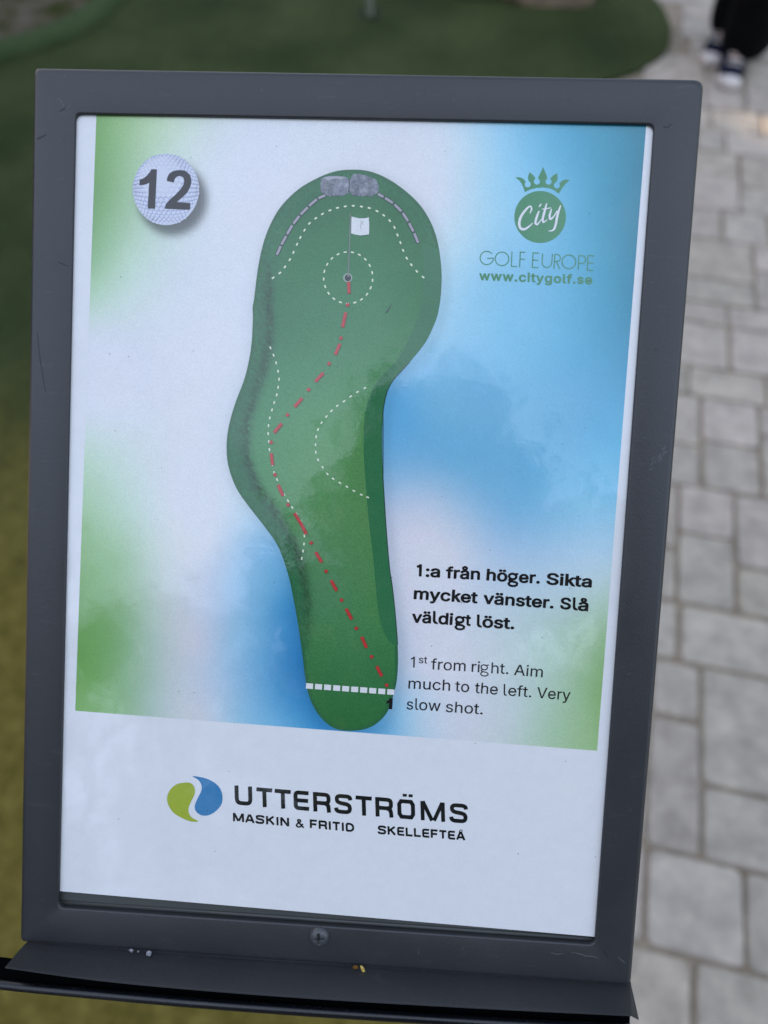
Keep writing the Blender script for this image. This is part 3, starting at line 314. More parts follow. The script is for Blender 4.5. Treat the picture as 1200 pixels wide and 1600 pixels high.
    229: (389, [189,404,173,406,159,409,145,416,132,424,121,435,112,447,105,460,101,474,100,490,101,505,105,519,112,532,121,544,132,554,145,563,159,569,173,573,189,575,205,573,220,569,234,563,246,554,257,544,266,532,273,519,277,505,278,490,277,474,273,460,266,447,257,435,246,424,234,416,220,409,205,406,189,447,200,449,210,453,219,460,226,469,230,479,232,490,230,501,226,511,219,519,210,526,200,531,189,532,178,531,168,526,159,519,153,511,149,501,147,490,149,479,153,469,159,460,168,453,178,449,160,-9,137,-7,115,-3,94,5,76,15,60,29,48,45,38,63,32,84,30,108,32,128,36,146,43,161,53,174,64,184,78,193,92,200,108,206,125,211,143,214,161,217,178,220,200,223,218,225,234,227,247,229,257,231,265,235,271,240,274,246,276,255,276,257,275,272,272,285,267,297,260,307,251,315,240,322,227,327,212,330,196,331,178,330,163,327,149,322,137,316,127,309,118,301,110,292,104,283,100,274,41,291,51,313,64,331,79,346,95,358,114,368,133,375,153,380,173,383,194,384,208,384,223,382,239,379,255,375,271,369,286,360,300,350,312,336,322,320,330,301,335,278,337,251,337,0,277,0,277,52,272,52,267,43,260,34,252,25,242,16,229,8,215,1,199,-4,181,-7,170,45,192,47,211,51,228,59,242,68,254,80,263,93,270,108,274,122,276,138,276,190,272,187,267,184,259,182,251,180,241,178,231,176,221,174,210,173,200,171,191,170,182,169,175,168,161,166,147,163,134,159,122,153,112,147,103,139,97,130,93,118,92,105,93,93,96,82,102,72,109,64,119,57,130,52,142,48,156,46], [118,120,119,118,121,120,117,121,118,117,122,121,116,122,117,116,123,122,115,123,116,115,124,123,115,125,124,114,125,115,114,126,125,113,126,114,113,127,126,112,127,113,112,100,127,100,99,127,99,128,127,111,101,112,101,100,112,111,102,101,98,128,99,111,103,102,97,128,98,111,104,103,96,128,97,96,129,128,111,105,104,95,129,96,110,105,111,110,106,105,94,129,95,94,130,129,110,107,106,93,130,94,110,108,107,109,108,110,92,130,93,92,131,130,91,131,92,90,131,91,89,131,90,89,132,131,88,132,89,87,132,88,86,154,87,154,132,87,85,154,86,84,154,85,83,154,84,82,154,83,81,154,82,80,154,81,79,154,80,78,154,79,77,154,78,76,154,77,75,154,76,74,154,75,74,155,154,153,132,154,74,156,155,74,157,156,73,157,74,73,158,157,73,159,158,73,160,159,73,161,160,73,162,161,72,162,73,72,163,162,72,164,163,72,165,164,72,166,165,72,167,166,72,168,167,72,169,168,71,169,72,71,170,169,71,171,170,71,172,171,70,172,71,70,173,172,152,132,153,70,174,173,69,174,70,151,132,152,69,175,174,68,175,69,150,132,151,68,176,175,149,132,150,68,177,176,67,177,68,67,178,177,148,134,149,134,132,149,67,179,178,147,134,148,67,180,179,66,180,67,146,135,147,135,134,147,66,181,180,66,182,181,146,136,135,133,132,134,145,136,146,66,183,182,144,136,145,66,144,183,66,136,144,65,136,66,65,137,136,65,138,137,64,138,65,64,139,138,64,140,139,63,140,64,63,141,140,62,141,63,62,142,141,61,142,62,61,143,142,60,143,61,17,19,18,16,19,17,16,20,19,15,20,16,15,21,20,14,21,15,14,22,21,13,22,14,13,23,22,12,23,13,12,24,23,11,49,12,49,48,12,48,24,12,48,47,24,47,25,24,11,50,49,46,25,47,11,51,50,45,25,46,11,52,51,44,25,45,10,52,11,44,26,25,10,53,52,43,26,44,9,53,10,43,27,26,9,54,53,42,27,43,8,54,9,8,55,54,41,27,42,41,28,27,8,56,55,40,28,41,7,56,8,40,29,28,7,57,56,39,29,40,6,57,7,39,30,29,6,58,57,38,30,39,37,30,38,6,59,58,36,30,37,6,36,59,6,30,36,5,30,6,5,31,30,4,31,5,4,32,31,3,32,4,3,33,32,2,33,3,2,34,33,1,34,2,1,35,34,0,35,1]),
    246: (415, [136,443,125,444,115,448,107,455,100,463,96,472,95,483,96,494,100,503,107,512,115,518,125,522,136,523,146,522,156,518,164,512,171,503,175,494,176,483,175,472,171,463,164,455,156,448,146,444,207,-8,174,-5,144,3,117,16,93,35,72,58,56,85,44,116,37,150,34,187,37,225,44,260,56,291,72,318,93,341,117,360,144,374,174,382,207,384,241,382,271,374,299,360,323,341,343,318,359,291,371,260,379,225,381,187,379,150,371,116,359,85,343,58,323,35,299,16,271,3,241,-5,207,46,231,49,252,55,270,66,285,80,298,97,307,117,314,139,318,163,319,187,318,212,314,236,307,258,298,278,285,296,270,310,252,321,231,328,207,330,184,328,163,321,145,310,130,296,118,278,108,258,102,236,98,212,96,187,98,163,102,139,108,117,118,97,130,80,145,66,163,55,184,49,279,443,269,444,259,448,251,455,244,463,240,472,239,483,240,494,244,503,251,512,259,518,269,522,279,523,290,522,299,518,308,512,314,503,318,494,320,483,318,472,314,463,308,455,299,448,290,444], [41,43,42,40,43,41,40,44,43,39,44,40,39,45,44,38,45,39,38,46,45,37,46,38,37,78,46,78,47,46,37,79,78,77,47,78,37,80,79,76,47,77,37,81,80,75,47,76,36,81,37,75,48,47,36,82,81,74,48,75,36,83,82,73,48,74,35,83,36,73,49,48,35,84,83,72,49,73,34,84,35,72,50,49,34,85,84,71,50,72,34,86,85,70,50,71,70,51,50,33,86,34,33,87,86,69,51,70,32,87,33,32,88,87,68,51,69,68,52,51,32,89,88,67,52,68,67,53,52,31,89,32,31,90,89,66,53,67,31,91,90,65,53,66,30,91,31,65,54,53,30,92,91,64,54,65,29,92,30,64,55,54,29,93,92,63,55,64,29,94,93,62,55,63,28,94,29,62,56,55,28,95,94,61,56,62,28,60,95,60,56,61,28,56,60,27,56,28,27,57,56,26,57,27,26,58,57,25,58,26,25,59,58,24,59,25,107,109,108,106,109,107,106,110,109,105,110,106,105,111,110,104,111,105,104,112,111,104,113,112,103,113,104,103,114,113,102,114,103,101,114,102,101,115,114,100,115,101,100,116,115,99,116,100,99,117,116,98,117,99,98,118,117,97,118,98,97,119,118,96,119,97,11,13,12,10,13,11,10,14,13,9,14,10,9,15,14,8,15,9,8,16,15,8,17,16,7,17,8,7,18,17,6,18,7,5,18,6,5,19,18,4,19,5,4,20,19,3,20,4,3,21,20,2,21,3,2,22,21,1,22,2,1,23,22,0,23,1]),
}

K_OUT = [(56, 0), (56, 530), (118, 530), (118, 222), (262, 380), (342, 380), (206, 232), (352, 0), (276, 0), (160, 186), (118, 142), (118, 0)]
GLYPHS[107] = (350, [c for q in K_OUT for c in q], [i for t in tessellate_polygon([[Vector((x, y, 0)) for x, y in K_OUT]]) for i in t])

def glyph(ch):
    ad, xy, tri = GLYPHS[ord(ch)]
    return ad / 1000, np.array(xy, float).reshape(-1, 2) / 1000, tri

class Ink:
    """flat printed shapes, every stroke a hair above the previous one"""
    def __init__(s, layer): s.mb = MB(); s.l = layer; s.k = 0
    def z(s):
        s.k += 1
        return s.l + 0.12 * (s.k % 7)
    def poly(s, pts, mi=0):
        l = s.z()
        v = [P(x, y, l) for x, y in pts]
        tris = tessellate_polygon([[Vector((a.x, a.y, 0)) for a in v]])
        fs = []
        for t in tris:
            a, b, c = (v[i] for i in t)
            fs.append(tuple(t) if (b - a).cross(c - a).z > 0 else tuple(t)[::-1])
        s.mb.add(v, fs, mi)
    def disc(s, cx, cy, rx, ry, mi=0, n=40):
        s.poly([(cx + rx * math.cos(2 * math.pi * i / n), cy + ry * math.sin(2 * math.pi * i / n)) for i in range(n)], mi)
    def stroke(s, pts, w, mi=0, closed=False, roundcap=False):
        """ribbon with mitred joints; w is one width or one per point"""
        p = [Vector((x, y)) for x, y in pts]
        n = len(p)
        ws = w if isinstance(w, (list, tuple)) else [w] * n
        L, R = [], []
        for i in range(n):
            if closed:
                a, b = p[i - 1], p[(i + 1) % n]
            else:
                a, b = p[max(i - 1, 0)], p[min(i + 1, n - 1)]
            d1 = (p[i] - a).normalized() if (p[i] - a).length > 1e-6 else (b - p[i]).normalized()
            d2 = (b - p[i]).normalized() if (b - p[i]).length > 1e-6 else d1
            t = (d1 + d2)
            t = t.normalized() if t.length > 1e-6 else d1
            nn = Vector((-t.y, t.x))
            c = max(0.5, nn.dot(Vector((-d1.y, d1.x))))
            L.append(p[i] + nn * ws[i] / 2 / c); R.append(p[i] - nn * ws[i] / 2 / c)
        l = s.z()
        v = [P(q.x, q.y, l) for q in L] + [P(q.x, q.y, l) for q in R]
        f = []
        for i in range(n if closed else n - 1):
            j = (i + 1) % n
            f.append((i, j, n + j, n + i))
        def up(fc):
            a, b, c = v[fc[0]], v[fc[1]], v[fc[2]]
            return fc if (b - a).cross(c - a).z > 0 else fc[::-1]
        s.mb.add(v, [up(q) for q in f], mi)
        if roundcap and not closed:
            for i in (0, n - 1):
                s.disc(p[i].x, p[i].y, ws[i] / 2, ws[i] / 2, mi, 12)
    def dash(s, cx, cy, ang, ln, w, mi=0):
        c, t = math.cos(ang), math.sin(ang)
        pts = [(cx + c * a - t * b, cy + t * a + c * b) for a, b in ((-ln / 2, -w / 2), (ln / 2, -w / 2), (ln / 2, w / 2), (-ln / 2, w / 2))]
        s.poly(pts, mi)
    def dashes(s, pts, ln, w, mi=0, closed=False):
        n = len(pts)
        for i in range(n):
            a = pts[(i - 1) % n] if closed else pts[max(i - 1, 0)]
            b = pts[(i + 1) % n] if closed else pts[min(i + 1, n - 1)]
            s.dash(*pts[i], math.atan2(b[1] - a[1], b[0] - a[0]), ln, w, mi)
    def text(s, body, x0, y0, x1, y1, cap, bold=0.0, mi=0, ref=0.5087, spacing=0.0):
        """one word of lettering fitted between two points of its baseline; cap = height of its capitals (ref = same in glyph units)"""
        off = (0.025 if bold == 1 else bold) if bold else 0.0
        pen = 0.0; items = []
        for ch in body:
            ad, xy, tri = glyph(ch)
            items.append((pen, xy, tri)); pen += ad + spacing
        mn = min(p + c[:, 0].min() for p, c, _ in items) - off; mx = max(p + c[:, 0].max() for p, c, _ in items) + off
        a = Vector((x0, y0)); d = Vector((x1, y1)) - a
        up = Vector((d.y, -d.x)).normalized(); sy = cap / (ref + 2 * off)
        l0 = s.z()
        # heavy letters: the same shape pressed several times, each a hair aside and above the last
        shifts = [(0, 0)] if not off else [(off * math.cos(t), off * math.sin(t)) for t in np.linspace(0, 2 * math.pi, 11)[:-1]] + [(0, 0)]
        for kk, (ox, oy) in enumerate(shifts):
            l = l0 + 0.05 * kk
            for p, c, tri in items:
                v = []
                for x, y in c:
                    q = a + d * ((p + x + ox - mn) / (mx - mn)) + up * ((y + oy + off) * sy); v.append(P(q.x, q.y, l))
                out = []
                for k in range(0, len(tri), 3):
                    f = tuple(tri[k:k + 3]); A, B, C = v[f[0]], v[f[1]], v[f[2]]
                    out.append(f if (B - A).cross(C - A).z > 0 else f[::-1])
                s.mb.add(v, out, mi)
    def build(s, name, mats, parent):
        return s.mb.build(name, mats, parent)

def spline(pts, k=6, closed=False):
    """Catmull-Rom through the traced points"""
    p = [np.array(q, float) for q in pts]; n = len(p); out = []
    for i in range(n if closed else n - 1):
        p0 = p[(i - 1) % n] if closed or i > 0 else p[0]
        p1 = p[i]; p2 = p[(i + 1) % n]
        p3 = p[(i + 2) % n] if closed or i + 2 < n else p[-1]
        for j in range(k):
            t = j / k
            out.append(tuple(0.5 * (2 * p1 + (p2 - p0) * t + (2 * p0 - 5 * p1 + 4 * p2 - p3) * t * t + (3 * p1 - p0 - 3 * p2 + p3) * t ** 3)))
    if not closed: out.append(tuple(p[-1]))
    return out

def rbf(pts, cols, smooth=3.0):
    """smooth colour field of a printed gradient through given colours (thin-plate)"""
    X = np.array(pts, float) / 100.0; Y = np.array(cols, float)
    def K(a, b):
        d2 = ((a[:, None] - b[None]) ** 2).sum(-1)
        return 0.5 * d2 * np.log(d2 + 1e-9)
    n = len(X)
    A = np.zeros((n + 3, n + 3)); A[:n, :n] = K(X, X) + np.eye(n) * smooth * 0.02
    Q = np.c_[np.ones(n), X]; A[:n, n:] = Q; A[n:, :n] = Q.T
    W = np.linalg.solve(A, np.r_[Y, np.zeros((3, Y.shape[1]))])
    return lambda q: K(np.asarray(q, float) / 100.0, X) @ W[:n] + np.c_[np.ones(len(q)), np.asarray(q, float) / 100.0] @ W[n:]

def inpoly(q, poly):
    q = np.asarray(q, float); poly = np.asarray(poly, float)
    x, y = q[:, 0], q[:, 1]; ins = np.zeros(len(q), bool)
    j = len(poly) - 1
    for i in range(len(poly)):
        xi, yi = poly[i]; xj, yj = poly[j]
        c = ((yi > y) != (yj > y)) & (x < (xj - xi) * (y - yi) / (yj - yi + 1e-12) + xi)
        ins ^= c; j = i
    return ins

def dist_line(q, line):
    q = np.asarray(q, float); line = np.asarray(line, float)
    best = np.full(len(q), 1e9)
    for a, b in zip(line[:-1], line[1:]):
        d = b - a; t = np.clip(((q - a) @ d) / (d @ d + 1e-12), 0, 1)
        best = np.minimum(best, np.linalg.norm(q - (a + t[:, None] * d), axis=1))
    return best

# ------------------------------------------------------------------ ground materials
def ground_mat(name, stops, scale, rough=0.95, bstr=0.5, bdist=0.01, scale2=None, vscale=None):
    m, nt, bs = new_mat(name)
    n1 = noise(nt, scale, 6, 0.65, vscale=vscale)
    r = ramp(nt, n1.outputs['Fac'], stops)
    col = r.outputs['Color']
    n2 = noise(nt, scale2 or scale * 9, 4, 0.7)
    r2 = ramp(nt, n2.outputs['Fac'], [(0.3, (0.62,) * 3), (0.7, (1.3,) * 3)])
    nt.links.new(mixc(nt, col, r2.outputs['Color'], 1.0, 'MULTIPLY'), bs.inputs['Base Color'])
    bs.inputs['Roughness'].default_value = rough
    bs.inputs['Specular IOR Level'].default_value = 0.15
    nt.links.new(bump(nt, n2.outputs['Fac'], bstr, bdist), bs.inputs['Normal'])
    return m

M_soil = ground_mat('soil', [(0.35, (0.10, 0.085, 0.06)), (0.65, (0.16, 0.14, 0.11))], 6)
M_green = ground_mat('green_turf', [(0.3, (0.036, 0.056, 0.024)), (0.7, (0.056, 0.076, 0.034))], 3.0, scale2=220, bstr=0.6, bdist=0.006)
# turf with warm low sunlight painted in as yellow towards the near end
m, nt, bs = new_mat('sun_tinted_turf')
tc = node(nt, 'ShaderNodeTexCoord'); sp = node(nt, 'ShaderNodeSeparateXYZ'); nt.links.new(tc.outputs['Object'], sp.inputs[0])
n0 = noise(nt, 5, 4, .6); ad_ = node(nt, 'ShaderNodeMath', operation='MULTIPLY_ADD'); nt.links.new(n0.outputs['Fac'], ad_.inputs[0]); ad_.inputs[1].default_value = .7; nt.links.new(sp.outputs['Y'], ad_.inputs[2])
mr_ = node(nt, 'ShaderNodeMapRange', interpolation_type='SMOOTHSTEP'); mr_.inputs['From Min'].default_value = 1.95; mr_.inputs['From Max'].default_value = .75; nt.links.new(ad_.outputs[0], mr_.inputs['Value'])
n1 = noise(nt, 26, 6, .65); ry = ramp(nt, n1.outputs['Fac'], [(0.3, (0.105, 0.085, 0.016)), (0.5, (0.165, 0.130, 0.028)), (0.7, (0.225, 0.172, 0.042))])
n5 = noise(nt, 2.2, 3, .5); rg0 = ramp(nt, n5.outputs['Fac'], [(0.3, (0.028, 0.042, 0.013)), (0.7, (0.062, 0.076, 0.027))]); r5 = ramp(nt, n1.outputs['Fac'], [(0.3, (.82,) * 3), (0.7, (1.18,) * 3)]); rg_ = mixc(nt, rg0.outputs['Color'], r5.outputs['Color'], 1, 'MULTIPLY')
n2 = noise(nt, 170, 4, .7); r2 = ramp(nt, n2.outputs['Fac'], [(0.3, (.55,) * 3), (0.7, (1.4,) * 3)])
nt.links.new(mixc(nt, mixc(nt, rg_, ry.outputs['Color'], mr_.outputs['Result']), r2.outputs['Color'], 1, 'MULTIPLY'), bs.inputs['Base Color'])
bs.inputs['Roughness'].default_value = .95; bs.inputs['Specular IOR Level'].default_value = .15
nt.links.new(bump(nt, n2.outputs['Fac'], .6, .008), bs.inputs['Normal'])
M_sun_turf = m
M_border = ground_mat('border_turf', [(0.3, (0.045, 0.072, 0.028)), (0.7, (0.07, 0.098, 0.042))], 8, scale2=200)
M_gravel = ground_mat('gravel_grass', [(0.40, (0.045, 0.055, 0.012)), (0.5, (0.10, 0.085, 0.05)), (0.64, (0.17, 0.14, 0.11))], 9, scale2=70, bstr=0.8, bdist=0.02)

# ------------------------------------------------------------------ ground, turf, paving (setting)
def sheet(name, pts, z, mat, thick=0.0):
    v = [(x, y, z) for x, y in pts]
    tris = [tuple(t) for t in tessellate_polygon([[Vector((x, y, 0)) for x, y in pts]])]
    tris = [t if (Vector(v[t[1]]) - Vector(v[t[0]])).cross(Vector(v[t[2]]) - Vector(v[t[0]])).z > 0 else t[::-1] for t in tris]
    n = len(v); faces = list(tris)
    if thick:
        v += [(x, y, z - thick) for x, y in pts]
        ar = sum(pts[i][0] * pts[(i + 1) % n][1] - pts[(i + 1) % n][0] * pts[i][1] for i in range(n))
        for i in range(n):
            j = (i + 1) % n
            faces.append((i, n + i, n + j, j) if ar > 0 else (i, j, n + j, n + i))
    o = mesh_obj(name, v, faces, mat)
    return tag(o, kind='structure')

sheet('ground', [(-150, -150), (150, -150), (150, 150), (-150, 150)], -0.03, M_soil)

# outline of the putting green; its right edge curves beside the paving, the left one runs along the rolled border
green_right = [(0.16, -1.6), (0.18, -0.3), (0.20, 0.8), (0.22, 2.0), (0.30, 2.75), (0.52, 3.04), (0.77, 3.165), (0.89, 3.245), (1.0, 3.365), (1.052, 3.515), (1.066, 3.66), (1.03, 3.90), (0.85, 4.25), (0.35, 4.72), (-0.4, 4.85)]
green_left = [(-1.30, 4.35), (-1.50, 3.80), (-1.66, 3.43), (-1.92, 3.18), (-2.3, 2.8), (-2.45, 1.9), (-2.9, 1.0), (-3.2, -1.6)]
green = spline(green_right, 5) + spline(green_left, 5)
sheet('putting_green', green, 0.010, M_sun_turf, 0.04)
sheet('planting_bed', [(-7, 1.8), (-2.45, 1.8), (-2.3, 2.8), (-1.9, 3.2), (-1.6, 3.6), (-1.35, 4.3), (-0.4, 4.86), (0.4, 4.75), (2.0, 6), (2.0, 12), (-7, 12)], -0.012, M_gravel)

mb = MB()
edge = spline([(-0.4, 4.88), (-1.33, 4.40), (-1.55, 3.80), (-1.60, 3.59), (-1.69, 3.42), (-1.80, 3.30), (-1.934, 3.21), (-2.083, 3.13), (-2.4, 2.8), (-2.45, 1.9), (-2.15, 1.5)], 6)
tube(mb, [(x, y, 0.012) for x, y in edge], 0.062, 14)
o = mb.build('turf_border', M_border, smooth=True); tag(o, kind='structure')

# paving: real blocks laid in uneven bands, sandy joints between
M_joint = ground_mat('joint_sand', [(0.35, (0.25, 0.20, 0.145)), (0.65, (0.40, 0.33, 0.245))], 30)
m, nt, bs = new_mat('paving_stone')
a = node(nt, 'ShaderNodeAttribute', attribute_name='ink')
n1 = noise(nt, 16, 5, 0.6); r1 = ramp(nt, n1.outputs['Fac'], [(0.3, (0.72,) * 3), (0.7, (1.16,) * 3)])
n2 = noise(nt, 260, 4, 0.75); r2 = ramp(nt, n2.outputs['Fac'], [(0.3, (0.82,) * 3), (0.72, (1.12,) * 3)])
n3 = noise(nt, 45, 3, 0.5); r3 = ramp(nt, n3.outputs['Fac'], [(0.58, (1, 1, 1)), (0.70, (1.22, 1.2, 1.17))])
c = mixc(nt, a.outputs['Color'], r1.outputs['Color'], 1, 'MULTIPLY')
c = mixc(nt, c, r2.outputs['Color'], 1, 'MULTIPLY'); c = mixc(nt, c, r3.outputs['Color'], 1, 'MULTIPLY')
nt.links.new(c, bs.inputs['Base Color'])
bs.inputs['Roughness'].default_value = 0.85
nt.links.new(bump(nt, n2.outputs['Fac'], 0.35, 0.003), bs.inputs['Normal'])
M_stone = m

PV = Vector((0.16023, 0.98708)); PW = Vector((0.98708, -0.16023))     # along / across the paving
def to_xy(u, v): q = PW * u + PV * v; return (q.x, q.y)
joint = [to_xy(-0.6, -3.5), to_xy(9, -3.5), to_xy(9, 14), to_xy(-0.6, 14)]
sheet('joint_bed', joint, -0.010, M_joint)
sv, sf, scol = [], [], []
def stone(u0, u1, v0, v1):
    g = 0.004 + random.uniform(-.001, .0018)
    u0 += g + random.uniform(-.002, .002); u1 -= g + random.uniform(-.002, .002)
    v0 += g + random.uniform(-.002, .002); v1 -= g + random.uniform(-.002, .002)
    base = np.array((0.455, 0.390, 0.318)) * random.uniform(0.88, 1.08) * np.array((random.uniform(.985, 1.025), 1, random.uniform(.97, 1.04)))
    zt = random.uniform(-0.0015, 0.0015)
    rings = []
    for ins, z, rr in ((0.0, -0.012, .016), (0.0, zt - 0.006, .016), (0.0022, zt - 0.0018, .015), (0.007, zt, .013)):
        a0, a1, b0, b1 = u0 + ins, u1 - ins, v0 + ins, v1 - ins
        ring = []
        for cx_, cy_, t0 in ((a1 - rr, b1 - rr, 0), (a0 + rr, b1 - rr, 1), (a0 + rr, b0 + rr, 2), (a1 - rr, b0 + rr, 3)):
            for k in range(4):
                t = math.pi / 2 * (t0 + k / 3)
                ring.append((*to_xy(cx_ + rr * math.cos(t), cy_ + rr * math.sin(t)), z))
        rings.append(ring)
    b = len(sv); n = 16
    for r in rings: sv.extend(r)
    for i in range(3):
        for k in range(n):
            sf.append((b + i * n + k, b + i * n + (k + 1) % n, b + (i + 1) * n + (k + 1) % n, b + (i + 1) * n + k))
    sf.append(tuple(b + 3 * n + k for k in range(n)))
    scol.extend([base] * (4 * n))

def on_turf(u, v):
    x, y = to_xy(u, v)
    return x < -0.05 or bool(inpoly([(x, y)], green)[0])
bands = [(-.35, -.14, None), (-.14, .04, [.42, .60, .79]), (.04, .222, [.31, .503, .697, .86]), (.222, .645, [.50, .612, .80, .95]), (.645, .80, [.40, .56, .86]),
         (.80, 1.165, [.552, .697, .88]), (1.165, 1.50, [.44, .612, .772, .93]), (1.50, 1.62, [.574, .80]), (1.62, 1.915, [.50, .695, .86])]
v = 1.915
while v < 9.5:
    h = random.choice((.155, .18, .33, .365, .42)); bands.append((v, v + h, None)); v += h
v = -.35
while v > -3.3:
    h = random.choice((.155, .18, .33, .365)); bands.append((v - h, v, None)); v -= h
for v0, v1, cuts in bands:
    us = []
    if cuts:
        us = list(cuts)
        u = us[0]
        while u > -0.4: u -= random.choice((.11, .16, .195, .22)); us.insert(0, u)
        u = us[-1]
    else:
        u = -0.5 + random.uniform(0, .2); us = [u]
    while u < 5.5:
        u += random.choice((.11, .16, .195, .26)); us.append(u)
    tall = v1 - v0 > 0.25
    for i, (u0, u1) in enumerate(zip(us[:-1], us[1:])):
        if on_turf((u0 + u1) / 2, (v0 + v1) / 2): continue
        if tall:
            k = {(.222, .612): .36, (.222, .50): .67, (.80, .552): .58, (.80, .697): .38, (1.165, .612): .5}.get((round(v0, 3), round(u0, 3)))
            if k is None: k = random.choice((.36, .42, .5, .58, .66))
            s_ = v0 + (v1 - v0) * k
            stone(u0, u1, v0, s_); stone(u0, u1, s_, v1)
        else:
            stone(u0, u1, v0, v1)
o = mesh_obj('pavement', sv, sf, M_stone, smooth=False, cols=np.array(scol)); tag(o, kind='structure')

# ------------------------------------------------------------------ THE SIGN
sign = empty('golf_hole_sign', (0, 0.12, 0))
tag(sign, 'dark grey tilted metal sign with a golf hole map numbered 12 behind a frame', 'sign')

def painted(name, col, rough=0.42, fine=900, coat=0.0):
    m, nt, bs = new_mat(name)
    n1 = noise(nt, 18, 5, 0.6); r1 = ramp(nt, n1.outputs['Fac'], [(0.3, tuple(np.array(col) * 0.9)), (0.7, tuple(np.array(col) * 1.1))])
    # rubbed streaks in the paint
    n3 = noise(nt, 60, 6, 0.7, vscale=(1, 5, 1)); r3 = ramp(nt, n3.outputs['Fac'], [(0.60, (0, 0, 0)), (0.75, (1, 1, 1))])
    f = node(nt, 'ShaderNodeMath', operation='MULTIPLY'); nt.links.new(r3.outputs['Color'], f.inputs[0]); f.inputs[1].default_value = 0.16
    nt.links.new(mixc(nt, r1.outputs['Color'], (0.16, 0.16, 0.165), f.outputs[0]), bs.inputs['Base Color'])
    n2 = noise(nt, fine, 3, 0.6)
    nt.links.new(bump(nt, n2.outputs['Fac'], 0.16, 0.0004), bs.inputs['Normal'])
    n4 = noise(nt, 1900, 2, 0.5); r4 = ramp(nt, n4.outputs['Fac'], [(0.70, (0, 0, 0)), (0.76, (.55, .55, .55))])
    src = bs.inputs['Base Color'].links[0].from_socket
    nt.links.new(mixc(nt, src, (0.15, 0.145, 0.14), r4.outputs['Color']), bs.inputs['Base Color'])
    rr = ramp(nt, n1.outputs['Fac'], [(0.3, (rough - .06,) * 3), (0.7, (rough + .07,) * 3)])
    nt.links.new(rr.outputs['Color'], bs.inputs['Roughness'])
    bs.inputs['Specular IOR Level'].default_value = 0.55
    bs.inputs['Coat Weight'].default_value = coat
    return m
M_frame = painted('grey_paint', (0.029, 0.0302, 0.0335), 0.38)
M_ledge = painted('grey_paint_ledge', (0.029, 0.0305, 0.034), 0.45)
M_black = painted('black_enamel', (0.004, 0.005, 0.008), 0.26, 500)
m, nt, bs = new_mat('gap_shade_black'); bs.inputs['Base Color'].default_value = (0.0015, 0.0016, 0.002, 1); bs.inputs['Roughness'].default_value = 1; bs.inputs['Specular IOR Level'].default_value = 0.02; M_gap_shade = m  # shade of the gap under the ledge, painted as a black strip
M_back = painted('backing_plate', (0.060, 0.064, 0.060), 0.55)
M_screw = painted('screw_paint', (0.062, 0.063, 0.068), 0.33)

def sgn_obj(o):
    """hang a mesh built in the sign's own coordinates on the sign"""
    o.parent = sign
    o.matrix_parent_inverse = Matrix.Identity(4)
    o.matrix_local = Matrix.Translation((0, -0.12, 0)) @ SIGN_M
    return o

def inset_quad(c, d):
    c = [Vector((p[0], p[1])) for p in c]; out = []
    n = len(c)
    ctr = sum(c, Vector((0, 0))) / n
    lines = []
    for i in range(n):
        a, b = c[i], c[(i + 1) % n]; t = (b - a).normalized(); nn = Vector((-t.y, t.x))
        if nn.dot(ctr - a) < 0: nn = -nn
        lines.append((a + nn * d, t))
    for i in range(n):
        (p1, t1), (p2, t2) = lines[i - 1], lines[i]
        den = t1.x * t2.y - t1.y * t2.x
        k = ((p2 - p1).x * t2.y - (p2 - p1).y * t2.x) / den
        out.append(p1 + t1 * k)
    return out

def rring(c, r, z, n=6, rb=None):
    out = []
    m = len(c)
    for i in range(m):
        p = Vector((c[i][0], c[i][1])); a = (Vector(c[i - 1][:2]) - p).normalized(); b = (Vector(c[(i + 1) % m][:2]) - p).normalized()
        rad = r if rb is None else rb[i]
        s = p + a * rad; e = p + b * rad
        for k in range(n + 1):
            t = k / n
            q = s * (1 - t) ** 2 + p * 2 * t * (1 - t) + e * t * t
            out.append((q.x, q.y, z))
    return out

outer = [S(x, y, -0.0022) for x, y in ((55.5, 108), (1099, 126.5), (984.5, 1537), (34, 1468.5))]
opening = [S(117, 177), S(1023, 194), S(929.5, 1477), S(90.5, 1418.5)]
rings = [rring(inset_quad(opening, -0.0001), .0026, -0.0032), rring(opening, .0026, -0.0005), rring(inset_quad(opening, -0.00018), .0026, -0.00015), rring(inset_quad(opening, -0.0006), .003, 0)]
RB = 0.0022
ocr = [.0018, .0035, .0022, .0018]
for k in range(7):
    t = math.pi / 2 * k / 6
    rings.append(rring(inset_quad(outer, RB * (1 - math.sin(t))), 0, -RB * (1 - math.cos(t)), rb=ocr))
rings.append(rring(outer, 0, -0.016, rb=ocr))
rings.append(rring(inset_quad(outer, 0.0015), 0, -0.0165, rb=ocr))
rings.append(rring(inset_quad(opening, -0.004), .003, -0.0165))
nv = len(rings[0]); vv = [q for r in rings for q in r]; ff = []
for i in range(len(rings) - 1):
    for k in range(nv):
        ff.append((i * nv + k, (i + 1) * nv + k, (i + 1) * nv + (k + 1) % nv, i * nv + (k + 1) % nv))
frame = sgn_obj(mesh_obj('frame', vv, ff, M_frame, smooth=True))

bp = inset_quad(opening, -0.006)
mb = MB()
for zz in (-0.0028, -0.0060): mb.add([(p.x, p.y, zz) for p in bp], [(3, 2, 1, 0)] if zz > -0.005 else [(0, 1, 2, 3)])
mb.add([(p.x, p.y, z) for z in (-0.0028, -0.0060) for p in bp], [(i, (i + 1) % 4, 4 + (i + 1) % 4, 4 + i) for i in range(4)])
sgn_obj(mb.build('backing_plate', M_back))

# thin folded retaining strip seen in the gap under the sheet
mb = MB()
a, b = S(88, 1408, -.0026), S(934, 1467, -.0026)
tube(mb, [a, (a + b) / 2, b], .0006, 8)
sgn_obj(mb.build('retaining_strip', M_back, smooth=True))

